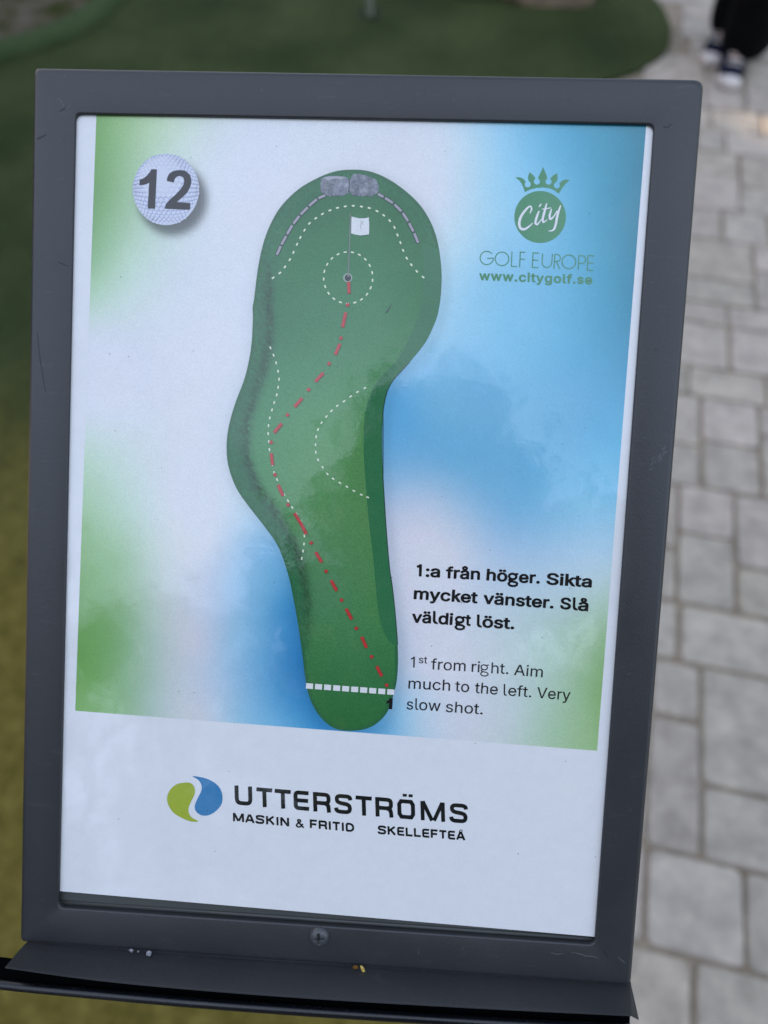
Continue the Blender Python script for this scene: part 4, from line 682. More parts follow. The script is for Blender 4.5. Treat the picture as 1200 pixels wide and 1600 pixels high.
# scratches and scuffs in the frame's paint
M_scr_l = painted('scratch_pale', (0.11, 0.112, 0.12), 0.6)
M_scr_d = painted('scratch_dark', (0.012, 0.012, 0.014), 0.6)
def scratch(mb, pts, w, mi, z=0.00006):
    q = [S(x, y, z) for x, y in pts]
    n = len(q); L, R = [], []
    for i in range(n):
        d = (q[min(i + 1, n - 1)] - q[max(i - 1, 0)]).normalized(); nn = Vector((-d.y, d.x, 0))
        ww = w * (0.25 + 0.75 * math.sin(math.pi * (i + .6) / (n + .2))) * 0.00024 / 2
        L.append(q[i] + nn * ww); R.append(q[i] - nn * ww)
    mb.add(L + R, [(n + i, n + i + 1, i + 1, i) for i in range(n - 1)], mi)
mb = MB()
scratch(mb, [(1036, 197.5), (1040, 198.5), (1044, 198.5), (1047, 197), (1050, 193.5)], 1.8, 1)
scratch(mb, [(90, 153), (95, 158), (98, 163), (101, 168)], 1.0, 0)
scratch(mb, [(92, 174), (96, 172), (100, 170), (101, 166)], 2.0, 1)
scratch(mb, [(104, 170), (108, 167), (110, 163)], .9, 0)
scratch(mb, [(57, 217), (61, 216), (66, 213), (72, 210)], 2.2, 1)
scratch(mb, [(90, 408), (97, 412), (106, 416)], 1.4, 1)
scratch(mb, [(58, 520), (63, 565), (71, 612)], 1.0, 1)
scratch(mb, [(860, 1488), (870, 1491), (880, 1490)], 1.0, 0)
scratch(mb, [(893, 1488), (905, 1490), (916, 1494), (925, 1494), (934, 1497)], 1.2, 0)
scratch(mb, [(942, 1485), (947, 1491), (951, 1497)], 1.8, 1)
scratch(mb, [(966, 1495), (972, 1501), (977, 1505)], 1.0, 0)
for i in range(22):      # rubbed patch on the right side of the frame
    x = 1013 + random.uniform(0, 26); y = 733 - (x - 1013) * 1.15 + random.uniform(-9, 9)
    scratch(mb, [(x, y), (x + random.uniform(2, 5), y - random.uniform(1, 4)), (x + random.uniform(4, 8), y - random.uniform(3, 8))], random.uniform(.5, 1.0), 0)
for i in range(26):
    x = random.choice((random.uniform(65, 105), random.uniform(960, 1050), random.uniform(120, 980)))
    y = random.uniform(150, 1440) if not 110 < x < 960 else random.choice((random.uniform(125, 165), random.uniform(1440, 1500)))
    if 110 < x < 960 and y > 1400: y = 1440 + (x - 90) * .06 + random.uniform(0, 30)
    if x > 940: x = 1062 - (y - 150) * .083 + random.uniform(-25, 25)
    a_ = random.uniform(0, 3.1); l = random.uniform(2, 7)
    scratch(mb, [(x, y), (x + l * math.cos(a_) / 2, y + l * math.sin(a_) / 2 + .6), (x + l * math.cos(a_), y + l * math.sin(a_))], random.uniform(.4, .7), random.choice((0, 0, 1)))
tag(mb.build('paint_scratches', [M_scr_l, M_scr_d], frame), kind='stuff')

# pan head screw
n = 144; R0 = 0.00385
cs = S(499, 1463)
vv, ff, idx = [], [], {}
pts = []
for ring in range(0, 61):
    r = R0 * ring / 60
    for k in range(n):
        t = 2 * math.pi * k / n
        x, y = r * math.cos(t), r * math.sin(t)
        z = 0.0021 * (1 - (r / R0) ** 3.2) ** 0.6 if r < R0 else 0.0
        xr, yr = x * math.cos(.12) + y * math.sin(.12), -x * math.sin(.12) + y * math.cos(.12)
        if (abs(xr) < .00055 and abs(yr) < .0022) or (abs(yr) < .00050 and abs(xr) < .0020):
            z -= 0.0034 * (1 - max(abs(xr), abs(yr)) / .0032)
        vv.append((cs.x + x, cs.y + y, z))
for ring in range(60):
    for k in range(n):
        a0 = ring * n + k; a1 = ring * n + (k + 1) % n
        ff.append((a0, a0 + n, a1 + n, a1))
sgn_obj(mesh_obj('screw', vv, ff, M_screw, smooth=True))

# ledge: a lip standing off the foot of the frame towards the reader
base_l = [(44, 1468.5), (160, 1478), (300, 1488.5), (450, 1499), (600, 1509), (800, 1523), (984, 1536)]
front_l = [(8, 1511), (150, 1530.5), (300, 1545), (450, 1556.5), (600, 1566), (800, 1577), (987, 1586)]
K = 24
bl = spline(base_l, 4); fl = spline(front_l, 4)
b3 = [S(x, y, -0.0012) for x, y in bl]; f3 = [S(x, y, 0.0155) for x, y in fl]
# small flared corner on the right
b3.append(S(986, 1537, -0.001)); f3.append(S(998, 1592, 0.0155))
vv, ff = [], []
prof = [(-.22, 0), (0, 0), (.05, -.03), (.10, -.02), (.35, 0), (.7, 0), (.97, 0), (1, -.006)]
for a, b in zip(b3, f3):
    for t, dip in prof:
        q = a.lerp(b, t); vv.append((q.x, q.y + dip * .010, q.z))
np_ = len(prof)
for a, b in zip(b3, f3):                         # underside
    for t, dip in prof[::-1]:
        q = a.lerp(b, t); vv.append((q.x, q.y + dip * .010 - .0004, q.z))
nb = len(b3)
for i in range(nb - 1):
    for k in range(np_ - 1):
        ff.append((i * np_ + k, i * np_ + k + 1, (i + 1) * np_ + k + 1, (i + 1) * np_ + k))
        o2 = nb * np_
        ff.append((o2 + i * np_ + k, o2 + i * np_ + k + 1, o2 + (i + 1) * np_ + k + 1, o2 + (i + 1) * np_ + k))
    ff.append((i * np_ + np_ - 1, nb * np_ + i * np_, nb * np_ + (i + 1) * np_, (i + 1) * np_ + np_ - 1))
for i in (0, nb - 1):
    ff.append(tuple(i * np_ + k for k in range(np_)) + tuple(nb * np_ + i * np_ + k for k in range(np_)))
ledge = sgn_obj(mesh_obj('ledge', vv, ff, M_ledge, smooth=False))
bm = bmesh.new(); bm.from_mesh(ledge.data); bmesh.ops.recalc_face_normals(bm, faces=bm.faces); bm.to_mesh(ledge.data); bm.free()

# dirt caught in the crease
M_dirt = ground_mat('crease_dirt', [(0.3, (0.03, 0.025, 0.02)), (0.7, (0.16, 0.14, 0.11))], 900, scale2=2500)
mb = MB()
for i in range(330):
    t = random.random() ** 1.5 if i < 200 else random.random()
    x = 50 + 925 * t; k = np.interp(x, [p[0] for p in base_l], [p[1] for p in base_l])
    q = S(x, k + random.gauss(3.0, 2.0), 0.0008); r = random.uniform(.00008, .00028)
    ax = [Vector((random.gauss(0, 1), random.gauss(0, 1), random.gauss(0, 1))).normalized() * r * random.uniform(.6, 1.2) for _ in range(5)]
    vs = [q + a_ for a_ in ax] + [q + Vector((0, 0, r))]
    mb.add(vs, [(0, 1, 5), (1, 2, 5), (2, 3, 5), (3, 4, 5), (4, 0, 5), (0, 2, 1), (0, 3, 2), (0, 4, 3)])
tag(mb.build('dirt', M_dirt, ledge), kind='stuff')

# black bowed rail carried below the ledge
rail_top = [(-90, 1513), (0, 1530), (150, 1544), (300, 1557), (450, 1568), (600, 1578), (750, 1587), (900, 1595), (985, 1599)]
rail_bot = [(-90, 1529), (0, 1546), (150, 1561), (300, 1574.5), (450, 1586), (600, 1596), (750, 1605), (900, 1613), (985, 1617)]
up_l = [(-90, 1480), (0, 1495), (150, 1512), (300, 1526), (450, 1538), (600, 1549), (750, 1558), (900, 1567), (985, 1572)]
ZR = 0.010
mb = MB()
A = [S(x, y, ZR - .006) for x, y in spline(up_l, 4)]; Bq = [S(x, y, ZR - 0.001) for x, y in spline(rail_top, 4)]
Cq = [S(x, y, ZR) for x, y in spline(rail_bot, 4)]
n = len(A)
cen = [(p + q) / 2 for p, q in zip(Bq, Cq)]
rad = [(p - q).length / 2 * 0.97 for p, q in zip(Bq, Cq)]
mb.add(A + [c_ + Vector((0, 0, -.001)) for c_ in cen], [(n + i, n + i + 1, i + 1, i) for i in range(n - 1)], 1)  # black band drawn in for the dark gap above the rail
tube(mb, cen, rad, 20)
sgn_obj(mb.build('rail', [M_black, M_gap_shade], smooth=True))

# post and foot, hidden behind the plate
mb = MB(); box(mb, (0, 0.145, 0.68), (0.06, 0.06, 1.36)); mb.build('post', M_frame, sign).matrix_local = Matrix.Translation((0, -0.12, 0))
mb = MB(); box(mb, (0, 0.145, 0.018), (0.2, 0.2, 0.012)); mb.build('base_plate', M_frame, sign).matrix_local = Matrix.Translation((0, -0.12, 0))
mb = MB(); mb.add([S(400, 700, -.0168), S(720, 700, -.0168), S(720, 1100, -.0168), S(400, 1100, -.0168), S(450, 760, -.045), S(670, 760, -.045), S(670, 1040, -.045), S(450, 1040, -.045)],
                  [(0, 1, 2, 3), (7, 6, 5, 4), (0, 4, 5, 1), (1, 5, 6, 2), (2, 6, 7, 3), (3, 7, 4, 0)])
sgn_obj(mb.build('bracket', M_frame))

# ------------------------------------------------------------------ the printed sheet
M_paper = print_mat('white_paper', (0.80, 0.80, 0.80), grain=0.03)
pc = [P(100, 160), P(1036, 180), P(932.6, 1464), P(80, 1391.3)]
pc[0] = P(104, 165); pc[3] = P(79, 1391.2); pc[1] = P(1034, 182)
mb = MB()
mb.add(pc, [(3, 2, 1, 0)]); mb.add([(p.x, p.y, z) for z in (Z_PAPER, Z_PAPER - .0006) for p in pc], [(i, (i + 1) % 4, 4 + (i + 1) % 4, 4 + i) for i in range(4)])
poster = sgn_obj(mb.build('poster', M_paper))

# colour-washed background of the print
bg = [
 (152,190,101,154,90),(150,300,98,150,94),(146,400,122,168,132),(142,455,151,191,173),(137,520,186,202,224),(128,650,188,203,226),(123,710,167,200,193),(121,780,142,183,156),(119,880,113,161,110),(118,1000,94,147,86),(118,1105,105,158,94),(200,190,132,176,132),(200,300,136,177,148),(200,400,162,197,189),(200,455,176,203,210),(190,520,187,202,226),(190,700,182,204,217),(185,800,160,195,187),(180,880,127,172,136),(180,1000,111,160,116),(180,1110,122,168,128),(262,190,168,198,184),(262,260,174,201,204),(262,420,184,203,222),(250,600,191,203,229),(240,800,184,204,220),(240,900,168,192,198),(240,1000,156,184,188),(240,1110,158,186,194),(330,190,182,202,216),(330,300,190,203,229),(330,500,192,204,230),(330,700,192,204,230),(330,850,191,203,230),(310,1000,182,192,220),(320,1120,182,195,222),(390,190,189,203,229),(390,350,192,204,230),(370,560,192,204,230),(345,930,160,187,226),(335,1050,162,188,225),(345,760,190,204,231),(390,800,170,200,233),(385,860,140,184,228),(380,920,132,180,226),(370,1000,130,178,222),(375,1125,134,182,224),(430,850,116,173,225),(425,920,100,162,213),(420,1000,92,154,209),(420,1120,105,167,220),(455,950,50,128,192),(462,1050,40,118,186),(465,1130,74,148,208),(490,1120,44,126,192),(520,1143,52,132,201),(480,260,192,204,230),(480,195,190,204,230),(560,230,192,204,231),(560,195,191,204,231),(620,205,191,203,231),(640,260,192,204,231),(560,1148,70,146,210),(600,1140,94,160,216),(625,1105,136,183,226),(640,1148,150,189,226),(685,205,188,204,232),(705,255,184,204,235),(690,310,189,204,232),(700,380,172,204,238),(705,450,148,195,235),(695,520,138,190,231),(760,205,146,194,234),(765,300,146,196,236),(765,450,122,184,228),(850,215,88,166,214),(850,320,110,178,224),(850,450,98,170,219),(920,215,50,142,186),(920,350,58,148,193),(920,450,64,152,198),(1004,215,18,116,152),(1002,350,14,114,150),(995,480,26,122,164),(985,590,52,140,190),(900,590,80,158,210),(800,560,108,178,226),(710,560,118,180,228),(650,590,112,174,225),(615,618,88,160,219),(612,680,92,161,218),(690,640,108,171,220),(760,600,106,170,222),(900,650,88,160,212),(1000,650,74,154,206),(760,650,106,169,219),(830,650,100,167,217),(960,680,78,162,213),(612,735,118,171,221),(650,720,110,167,218),(705,720,102,166,217),(800,720,100,166,217),(900,720,100,170,221),(970,760,112,180,227),(615,800,172,190,226),(680,780,160,187,225),(740,780,128,176,222),(800,800,114,171,221),(900,800,126,184,228),(625,860,189,199,229),(705,850,188,200,229),(780,860,156,187,228),(880,860,154,191,230),(955,860,158,195,232),(630,950,186,197,227),(720,960,187,201,229),(820,960,170,196,216),(885,940,166,193,212),(948,925,164,195,204),(850,1010,160,191,196),(942,1000,132,172,142),(880,1050,152,186,180),(938,1080,122,165,120),(932,1160,134,174,134),(860,1140,150,186,174),(800,1130,176,196,213),(720,1100,186,198,226),(645,1050,181,196,227),(700,1155,183,198,226),(905,1110,140,178,152)]
bgf = rbf([b[:2] for b in bg], [b[2:] for b in bg], 2.0)
art_c = [np.array(q, float) for q in ((151, 180 - 10), (1010.5, 196 - 10), (933, 1173), (117.5, 1110.5))]
NU, NV = 150, 170
us, vs_ = np.meshgrid(np.linspace(0, 1, NU), np.linspace(0, 1, NV))
us = us.ravel()[:, None]; vs_ = vs_.ravel()[:, None]
q = (art_c[0] * (1 - us) + art_c[1] * us) * (1 - vs_) + (art_c[3] * (1 - us) + art_c[2] * us) * vs_
disp = np.clip(bgf(q), 4, [193, 205, 232])
course = spline([(395,500),(394.7,480),(397,466.7),(402.7,421),(411,381.7),(422.5,350.5),(439.5,322),(465,296.7),(493,279.7),(521.7,268.3),(550,265),(578,267.8),(606.7,279.7),(635,299.5),(657.7,322),(674.7,350.5),(684.6,381.7),(689.7,421),(689.2,455),(685,486.5),(678,508),(664,536),(640,566),(611,599),(600.5,630),(597,670),(597.5,725),(600.5,780),(604.5,840),(609,890),(612.5,913),(616.7,950),(620.8,1000),(622,1033),(620,1063),(615,1085),(608,1107),(598,1122),(583,1134),(565,1140.5),(543,1142),(525,1139),(510,1130),(495,1113),(483,1088),(476.7,1058),(471.7,1017),(465,972),(458,933),(450,897),(435,855),(415,825),(390,793),(370,764),(357.5,731),(354,700),(357,668),(367.5,630),(382.5,590),(392,545)], 5, True)
ca = np.array(course)
# drop shadow drawn under the ball and under the course (part of the artwork's ink)
inside = inpoly(q, ca)
dsh = dist_line(q - np.array([5.0, 6.0]), np.vstack([ca, ca[:1]])); dsh[inpoly(q - np.array([5.0, 6.0]), ca)] = 0
k = 1 - 0.15 * np.exp(-(dsh / 11.0) ** 2)
bd = np.sqrt(((q[:, 0] - 269.5) / 55.5) ** 2 + ((q[:, 1] - 311) / 58.5) ** 2)
kb = 1 - 0.82 / (1 + np.exp((bd - 0.99) / 0.055))
alb = ink(disp) * (k * kb)[:, None]
ff = [(j * NU + i, (j + 1) * NU + i, (j + 1) * NU + i + 1, j * NU + i + 1) for j in range(NV - 1) for i in range(NU - 1)]
mesh_obj('printed_background', [P(x, y, 1) for x, y in q], ff, print_mat('ink_background', attr=True, grain=0.09), poster, cols=alb)

# golf ball with the hole number
I = Ink(2)
I.disc(259.3, 296, 51.7, 55.7, n=72)
for row in range(-9, 10):
    for cn in range(-9, 10):
        a_, b_ = (cn + (row % 2) * .5) * .165, row * .143
        rho = math.hypot(a_, b_)
        if rho > 1.42 or rho < 1e-6: continue
        k_ = math.sin(rho) / rho; cx_, cy_ = 259.3 + 50.5 * a_ * k_, 296 + 54.5 * b_ * k_
        sh_ = min(1, max(0, (math.hypot(cx_ - 252, cy_ - 278) - 16) / 34)); fl_ = max(.35, math.cos(rho)); rr_ = 3.9 * (.55 + .45 * fl_)
        if sh_ < .05: continue
        mi_ = 1 if sh_ < .5 else 2
        I.l = 2.6; I.k = 0; I.disc(cx_ - .3, cy_ - .5, rr_, rr_, mi_, 12)
        I.l = 3.0; I.k = 0; I.disc(cx_ + .5 * sh_, cy_ + .9 * sh_, rr_ * .78, rr_ * .72, 3 if sh_ < .5 else 4, 12)
I.build('printed_golf_ball', [print_mat('ink_ball', tuple(ink((178, 192, 228))), grain=0.06), print_mat('ink_dimple', tuple(ink((166, 181, 221)))), print_mat('ink_dimple_dark', tuple(ink((140, 157, 205)))),
                              print_mat('ink_dimple_light', tuple(ink((182, 196, 231)))), print_mat('ink_dimple_edge', tuple(ink((178, 192, 230))))], poster)
M_num = print_mat('ink_number', tuple(ink((22, 22, 28))), grain=0.35, gscale=1300)
def b7(pts): return [(180 + x / 7.5, 220 + y / 7.5) for x, y in pts]
I = Ink(5)
I.poly(b7([(425,332),(488,335),(467,795),(380,793),(398,490),(370,505),(330,517),(285,522),(285,457),(330,440),(370,410),(400,375)]))
I.poly(b7(spline([(605,470),(612,425),(640,380),(690,352),(750,343),(815,352),(865,388),(889,440),(887,510),(855,585),(795,655),(718,717)], 4) + [(880,728),(874,808),(580,795)] + spline([(592,745),(640,690),(715,622),(778,550),(805,495),(806,450),(788,422),(748,412),(712,428),(693,458),(688,487)], 4)))
I.build('printed_number', M_num, poster)

# the course
M_band = print_mat('ink_course_band', tuple(ink((36, 92, 64))), grain=0.26, gscale=1500)
I = Ink(2); I.poly(course); I.build('printed_course', M_band, poster)
inner_left = spline([(424,405),(422,440),(421,480),(424,515),(420,550),(410,590),(396,630),(388,665),(386,705),(399,750),(424,788),(449,830),(469,870),(480,925),(482,970),(480,1005),(472,1024)], 6)
right_in = spline([(660,380),(661,410),(660,452),(655,488),(643,520),(625,556),(604,580),(588,598),(576,624),(569,660),(569,720),(575,800),(583,870),(586,905),(589,935),(593,966),(600,988),(609,1002),(621,1010.5)], 6)
fp = [(430,390,70,128,100),(540,380,70,130,98),(640,400,66,126,94),(430,500,68,130,102),(540,500,76,136,106),(640,480,72,132,98),(420,600,80,140,110),(500,600,88,144,110),(570,600,86,142,102),(400,700,84,142,108),(450,700,90,146,104),(520,680,98,150,104),(560,700,94,141,96),(430,780,86,142,102),(500,800,92,140,100),(560,780,90,136,94),(450,850,76,132,92),(520,850,82,132,94),(570,860,80,130,88),(490,930,66,122,90),(550,930,68,124,88),(580,950,64,122,78),(500,1000,58,116,76),(560,1010,54,114,76),(600,1040,46,108,68),(500,1080,42,104,64),(550,1110,40,102,60),(590,1090,42,104,64),(550,300,54,114,84),(480,330,58,118,90),(620,340,60,120,88)]
ff_ = rbf([p[:2] for p in fp], [p[2:] for p in fp], 2.0)
st = 3.0
gx = np.arange(350, 696, st); gy = np.arange(262, 1146, st)
XX, YY = np.meshgrid(gx, gy); gq = np.c_[XX.ravel(), YY.ravel()]
ins = inpoly(gq, ca) & (dist_line(gq, np.vstack([ca, ca[:1]])) > 2.6)
il = np.array(inner_left)
dl = dist_line(gq, il)
xl = np.interp(gq[:, 1], il[:, 1], il[:, 0])
side = np.where((gq[:, 1] > 400) & (gq[:, 1] < 1022) & (gq[:, 0] < xl), -1.0, 1.0)
sd = dl * side
band = np.array((40, 98, 70.0)); fcol = ff_(gq) * np.array((.72, .98, .86)) ** np.clip((1000 - gq[:, 1:2]) / 500, 0, 1) * (0.84 + 0.14 * np.clip((gq[:, 1:2] - 500) / 500, 0, 1))
t = 1 / (1 + np.exp(-sd / 3.0))
arch = dist_line(gq, np.vstack([ca, ca[:1]]))
t = t * np.where(gq[:, 1] < 430, 1 / (1 + np.exp(-(arch - 17 + 0.0) / 5.0)), 1)
colr = band * (1 - t[:, None]) + fcol * t[:, None]
fade = np.clip((gq[:, 1] - 400) / 60, 0, 1) * np.clip((1030 - gq[:, 1]) / 120, 0, 1)
colr = colr * (1 - (0.24 + 0.10 * rng.normal(size=len(sd))) * fade * np.exp(-((sd + 1) / 8.0) ** 2))[:, None]
colr = colr * (1 + 0.05 * rng.normal(size=len(sd)) * np.clip(1.3 - t, 0, 1))[:, None]
colr = np.clip(colr, 5, 250)
idm = -np.ones(len(gq), int); idm[ins] = np.arange(ins.sum())
nx = len(gx); fs = []
for j in range(len(gy) - 1):
    for i in range(nx - 1):
        a4 = [idm[j * nx + i], idm[(j + 1) * nx + i], idm[(j + 1) * nx + i + 1], idm[j * nx + i + 1]]
        if min(a4) >= 0: fs.append(tuple(a4))
mesh_obj('printed_fairway', [P(x, y, 3) for x, y in gq[ins]], fs, print_mat('ink_fairway', attr=True, grain=0.24, gscale=1500), poster, cols=ink(colr[ins]))
# dark band along the right side, with a crisp inner edge
cr_ = np.array(sorted([p for p in course if p[0] > 590 and 330 < p[1] < 1140], key=lambda p: p[1])); ri_ = np.array(right_in)
ys = np.linspace(0, 1, 120); rv, rc_, rf = [], [], []
li = np.r_[0, np.cumsum(np.linalg.norm(np.diff(ri_, axis=0), axis=1))]; li /= li[-1]
sel = cr_[(cr_[:, 1] > 384) & (cr_[:, 1] < 1011)]; lo_ = np.r_[0, np.cumsum(np.linalg.norm(np.diff(sel, axis=0), axis=1))]; lo_ /= lo_[-1]
for k, t in enumerate(ys):
    xi, yi = np.interp(t, li, ri_[:, 0]), np.interp(t, li, ri_[:, 1]); xo, yo = np.interp(t, lo_, sel[:, 0]) - .8, np.interp(t, lo_, sel[:, 1])
    w_ = min(1, max(0, (yi - 430) / 130)); c_ = np.array((44, 104, 76.)) * (1 - w_) + np.array((38, 100, 70.)) * w_
    rv += [P(xi, yi, 4), P(xo, yo, 4)]; rc_ += [c_, c_]
    if k: rf.append((2 * k - 2, 2 * k, 2 * k + 1, 2 * k - 1))
mesh_obj('printed_rough', rv, rf, print_mat('ink_rough', attr=True, grain=0.22, gscale=1500), poster, cols=ink(np.array(rc_)))
# thin dark rim line on the right of the course
I = Ink(5); I.stroke([p for p in sorted(course, key=lambda p: p[1]) if p[0] > 598 and 560 < p[1] < 1010], 1.3); I.build('printed_outline', print_mat('ink_outline', tuple(ink((30, 62, 58)))), poster)

def A_(pts): return [(380 + x / 3.529, 240 + y / 3.529) for x, y in pts]
def C_(pts): return [(x / 2, 500 + y / 2) for x, y in pts]
def G_(pts): return [(440 + x / 6, 900 + y / 6) for x, y in pts]
M_wht = print_mat('ink_white', tuple(ink((190, 212, 205))), grain=0.03)
I = Ink(6)
I.dashes(A_([(165,685),(202,658),(230,625),(257,585),(277,545),(297,500),(315,463),(338,422),(365,385),(400,357),(437,333),(478,313),(520,299),(563,291),(607,288),(652,292),(695,300),(738,317),(775,340),(808,370),(834,407),(851,449),(867,491),(882,534),(902,577),(927,613),(957,649),(992,681)]), 4.6, 2.5)
I.build('printed_dashed_line', M_wht, poster); I = Ink(6)
nC = 21
I.dashes([(544 + 38.3 * math.cos(2 * math.pi * i / nC + .1), 434 + 40.3 * math.sin(2 * math.pi * i / nC + .1)) for i in range(nC)], 4.8, 2.3, closed=True)
I.build('printed_hole_circle', M_wht, poster); I = Ink(6)
I.dashes(C_([(845,87),(855,110),(863,134),(869,160),(872,185),(869,210),(865,234),(857,258),(850,281),(843,306),(839,330),(838,355),(840,380),(842,405),(846,428),(851,452),(857,477),(866,499),(876,522),(888,545),(900,565),(913,586),(927,606),(940,628),(948,650),(951,675),(950,700),(947,722),(943,745)]), 4.4, 2.3)
I.build('printed_dashed_line', M_wht, poster); I = Ink(6)
I.dashes(C_([(1140,213),(1117,225),(1096,239),(1075,254),(1054,268),(1036,284),(1020,302),(1005,321),(994,342),(988,365),(986,390),(987,413),(994,437),(1008,460),(1023,481),(1041,496),(1062,509),(1084,521),(1106,534),(1129,546),(1149,554)]), 4.4, 2.3)
I.build('printed_dashed_line', M_wht, poster)

# shot line
M_red = print_mat('ink_red', tuple(ink((162, 48, 52))), grain=0.15); M_redd = print_mat('ink_red_edge', tuple(ink((110, 62, 56))))
I = Ink(8)
dsh_ = [((544.5,440),(545.3,458.5)),((540,488),(535,511)),((531,537),(523.7,554)),((505,582.5),(492.5,596)),((472,622),(460,635.5)),((440,661.5),(428,676)),((423.5,708),(425.7,726.5)),((434.5,757.5),(442,774.5)),((460,802),(470,818),(478.5,834.5)),((493,862.5),(502.5,878.5)),((517,906.5),(526,923)),((540.5,951),(549.5,967.5)),((565,995),(572.5,1012)),((588.5,1041),(596.5,1056.5))]
dots = [((543,476)),((532.5,528)),((514,568)),((482,608.5)),((449,648)),((423.5,691)),((429.5,741.5)),((450,788.5)),((486,848)),((509.5,892.5)),((533.5,937.5)),((556.5,981.5)),((580.5,1026)),((604,1070.5))]
for d in dsh_:
    I.stroke([(x + .4, y + .4) for x, y in d], 5.4, 1)
for p in dots: I.dash(p[0] + .3, p[1] + .4, .6, 5.4, 5.4, 1)
I.k = 0; I.l = 9.2
for d in dsh_: I.stroke(d, 4.2, 0)
for p in dots: I.dash(*p, .6, 4.4, 4.4, 0)
I.build('printed_shot_line', [M_red, M_redd], poster)

# start line squares and its number
M_sq = print_mat('ink_start_white', tuple(ink((192, 203, 226))), grain=0.03)
I = Ink(6)
for i in range(10):
    x, y = 440 + (262 + i * 84.6) / 6, 900 + (1032 + i * 6.2) / 6
    I.dash(x, y, 0.073, 11.0, 8.4)
I.build('printed_start_line', M_sq, poster)
M_txt = print_mat('ink_black', tuple(ink((14, 15, 20))), grain=0.10)
I = Ink(7)
I.poly(G_([(1016,1145),(1042,1146),(1036,1249),(1005,1248),(1009,1186),(998,1193),(983,1197),(984,1175),(1000,1167)]))
I.build('printed_start_number', M_txt, poster)

# stones, brick edging, flag and hole of the drawing
m = print_mat('ink_stone', (0.2, 0.22, 0.27), grain=0.1)
nt = m.node_tree; bs = nt.nodes['Principled BSDF']
n1 = noise(nt, 420, 5, 0.7); n2 = noise(nt, 260, 4, 0.6, vscale=(1, .4, 1))
r1 = ramp(nt, n1.outputs['Fac'], [(0.3, tuple(ink((74, 84, 108)))), (0.5, tuple(ink((104, 114, 138)))), (0.7, tuple(ink((138, 148, 172))))])
r2 = ramp(nt, n2.outputs['Fac'], [(0.35, (0.7,) * 3), (0.65, (1.15,) * 3)])
nt.links.new(mixc(nt, r1.outputs['Color'], r2.outputs['Color'], 1, 'MULTIPLY'), bs.inputs['Base Color'])
M_crack = print_mat('ink_stone_crack', tuple(ink((58, 66, 88))))
M_lite = print_mat('ink_stone_light', tuple(ink((142, 152, 178))), grain=0.2)
I = Ink(5)
def jag(pts, k=3, a=2.2):
    out = []
    for (x0, y0), (x1, y1) in zip(pts, pts[1:] + pts[:1]):
        for j in range(k):
            t = j / k
            out.append((x0 + (x1 - x0) * t + random.uniform(-a, a), y0 + (y1 - y0) * t + random.uniform(-a, a)))
    return out
I.poly(A_(jag([(430,137),(450,126),(470,123),(520,121),(575,129),(590,150),(590,185),(583,217),(550,234),(510,228),(480,237),(450,226),(430,212),(425,190)])))
I.poly(A_(jag([(587,150),(600,116),(640,111),(690,124),(735,145),(748,178),(745,212),(715,236),(680,230),(650,236),(600,228),(586,200)])))
I.stroke(A_([(583,140),(587,175),(580,215)]), 1.6, 1)
I.stroke(A_([(600,160),(622,150),(650,165),(690,150)]), 0.8, 1)
I.stroke(A_([(440,165),(470,160),(500,175)]), 0.8, 1)
I.poly(A_(jag([(440,135),(470,127),(520,125),(565,131),(540,142),(500,137),(470,148)], 2, 1.5)), 2)
I.poly(A_(jag([(606,122),(640,115),(688,130),(720,146),(690,148),(650,134)], 2, 1.5)), 2)
for i in range(26):
    x = random.uniform(450, 730); I.stroke(A_([(x, 238 + random.uniform(-8, 4)), (x + random.uniform(-4, 4), 222)]), 0.6, 1)
I.build('printed_stones', [m, M_crack, M_lite], poster)
M_brk = print_mat('ink_brick', tuple(ink((138, 142, 166)))); M_brkd = print_mat('ink_brick_line', tuple(ink((38, 52, 62))))
I = Ink(6)
bl_ = [((184,561),(208,508)),((209,504),(239,452)),((240,448),(272,393)),((275,389),(311,342)),((314,338),(358,294)),((361,290),(408,250)),((412,247),(455,229))]
br_ = [((740,221),(776,240)),((780,243),(828,274)),((832,278),(874,320)),((878,325),(911,375)),((913,381),(940,432)),((942,437),(966,494))]
for s_ in bl_ + br_: I.stroke(A_(s_), 6.0, 1)
I.l = 7.2; I.k = 0
for (p0, p1) in bl_ + br_:
    v0 = Vector(p0); v1 = Vector(p1); d = (v1 - v0).normalized() * 3
    I.stroke(A_([tuple(v0 + d), tuple(v1 - d)]), 3.8, 0)
I.build('printed_brick_edging', [M_brk, M_brkd], poster)
I = Ink(7)
M_pole = print_mat('ink_pole', tuple(ink((104, 116, 122)))); M_flag = print_mat('ink_flag', tuple(ink((188, 200, 224)))); M_hole = print_mat('ink_hole', tuple(ink((34, 38, 50)))); M_ring = print_mat('ink_ring', tuple(ink((128, 150, 152))))
I.disc(543.3, 434, 7.2, 7.2, 3); I.disc(543.5, 434.2, 5.0, 5.2, 2)
I.stroke(A_([(592,328),(588,450),(583,570),(579,680)]), [1.3, 1.7, 1.8, 2.2], 0)
I.poly(A_([(597,347),(618,352),(640,357),(668,357),(693,352),(695,400),(694,445),(670,449),(645,451),(620,447),(595,440)]), 1)
I.stroke(A_([(650,370),(652,385),(647,400),(650,418)]), .7, 0); I.stroke(A_([(662,372),(658,390)]), .6, 0)
I.build('printed_flag', [M_pole, M_flag, M_hole, M_ring], poster)

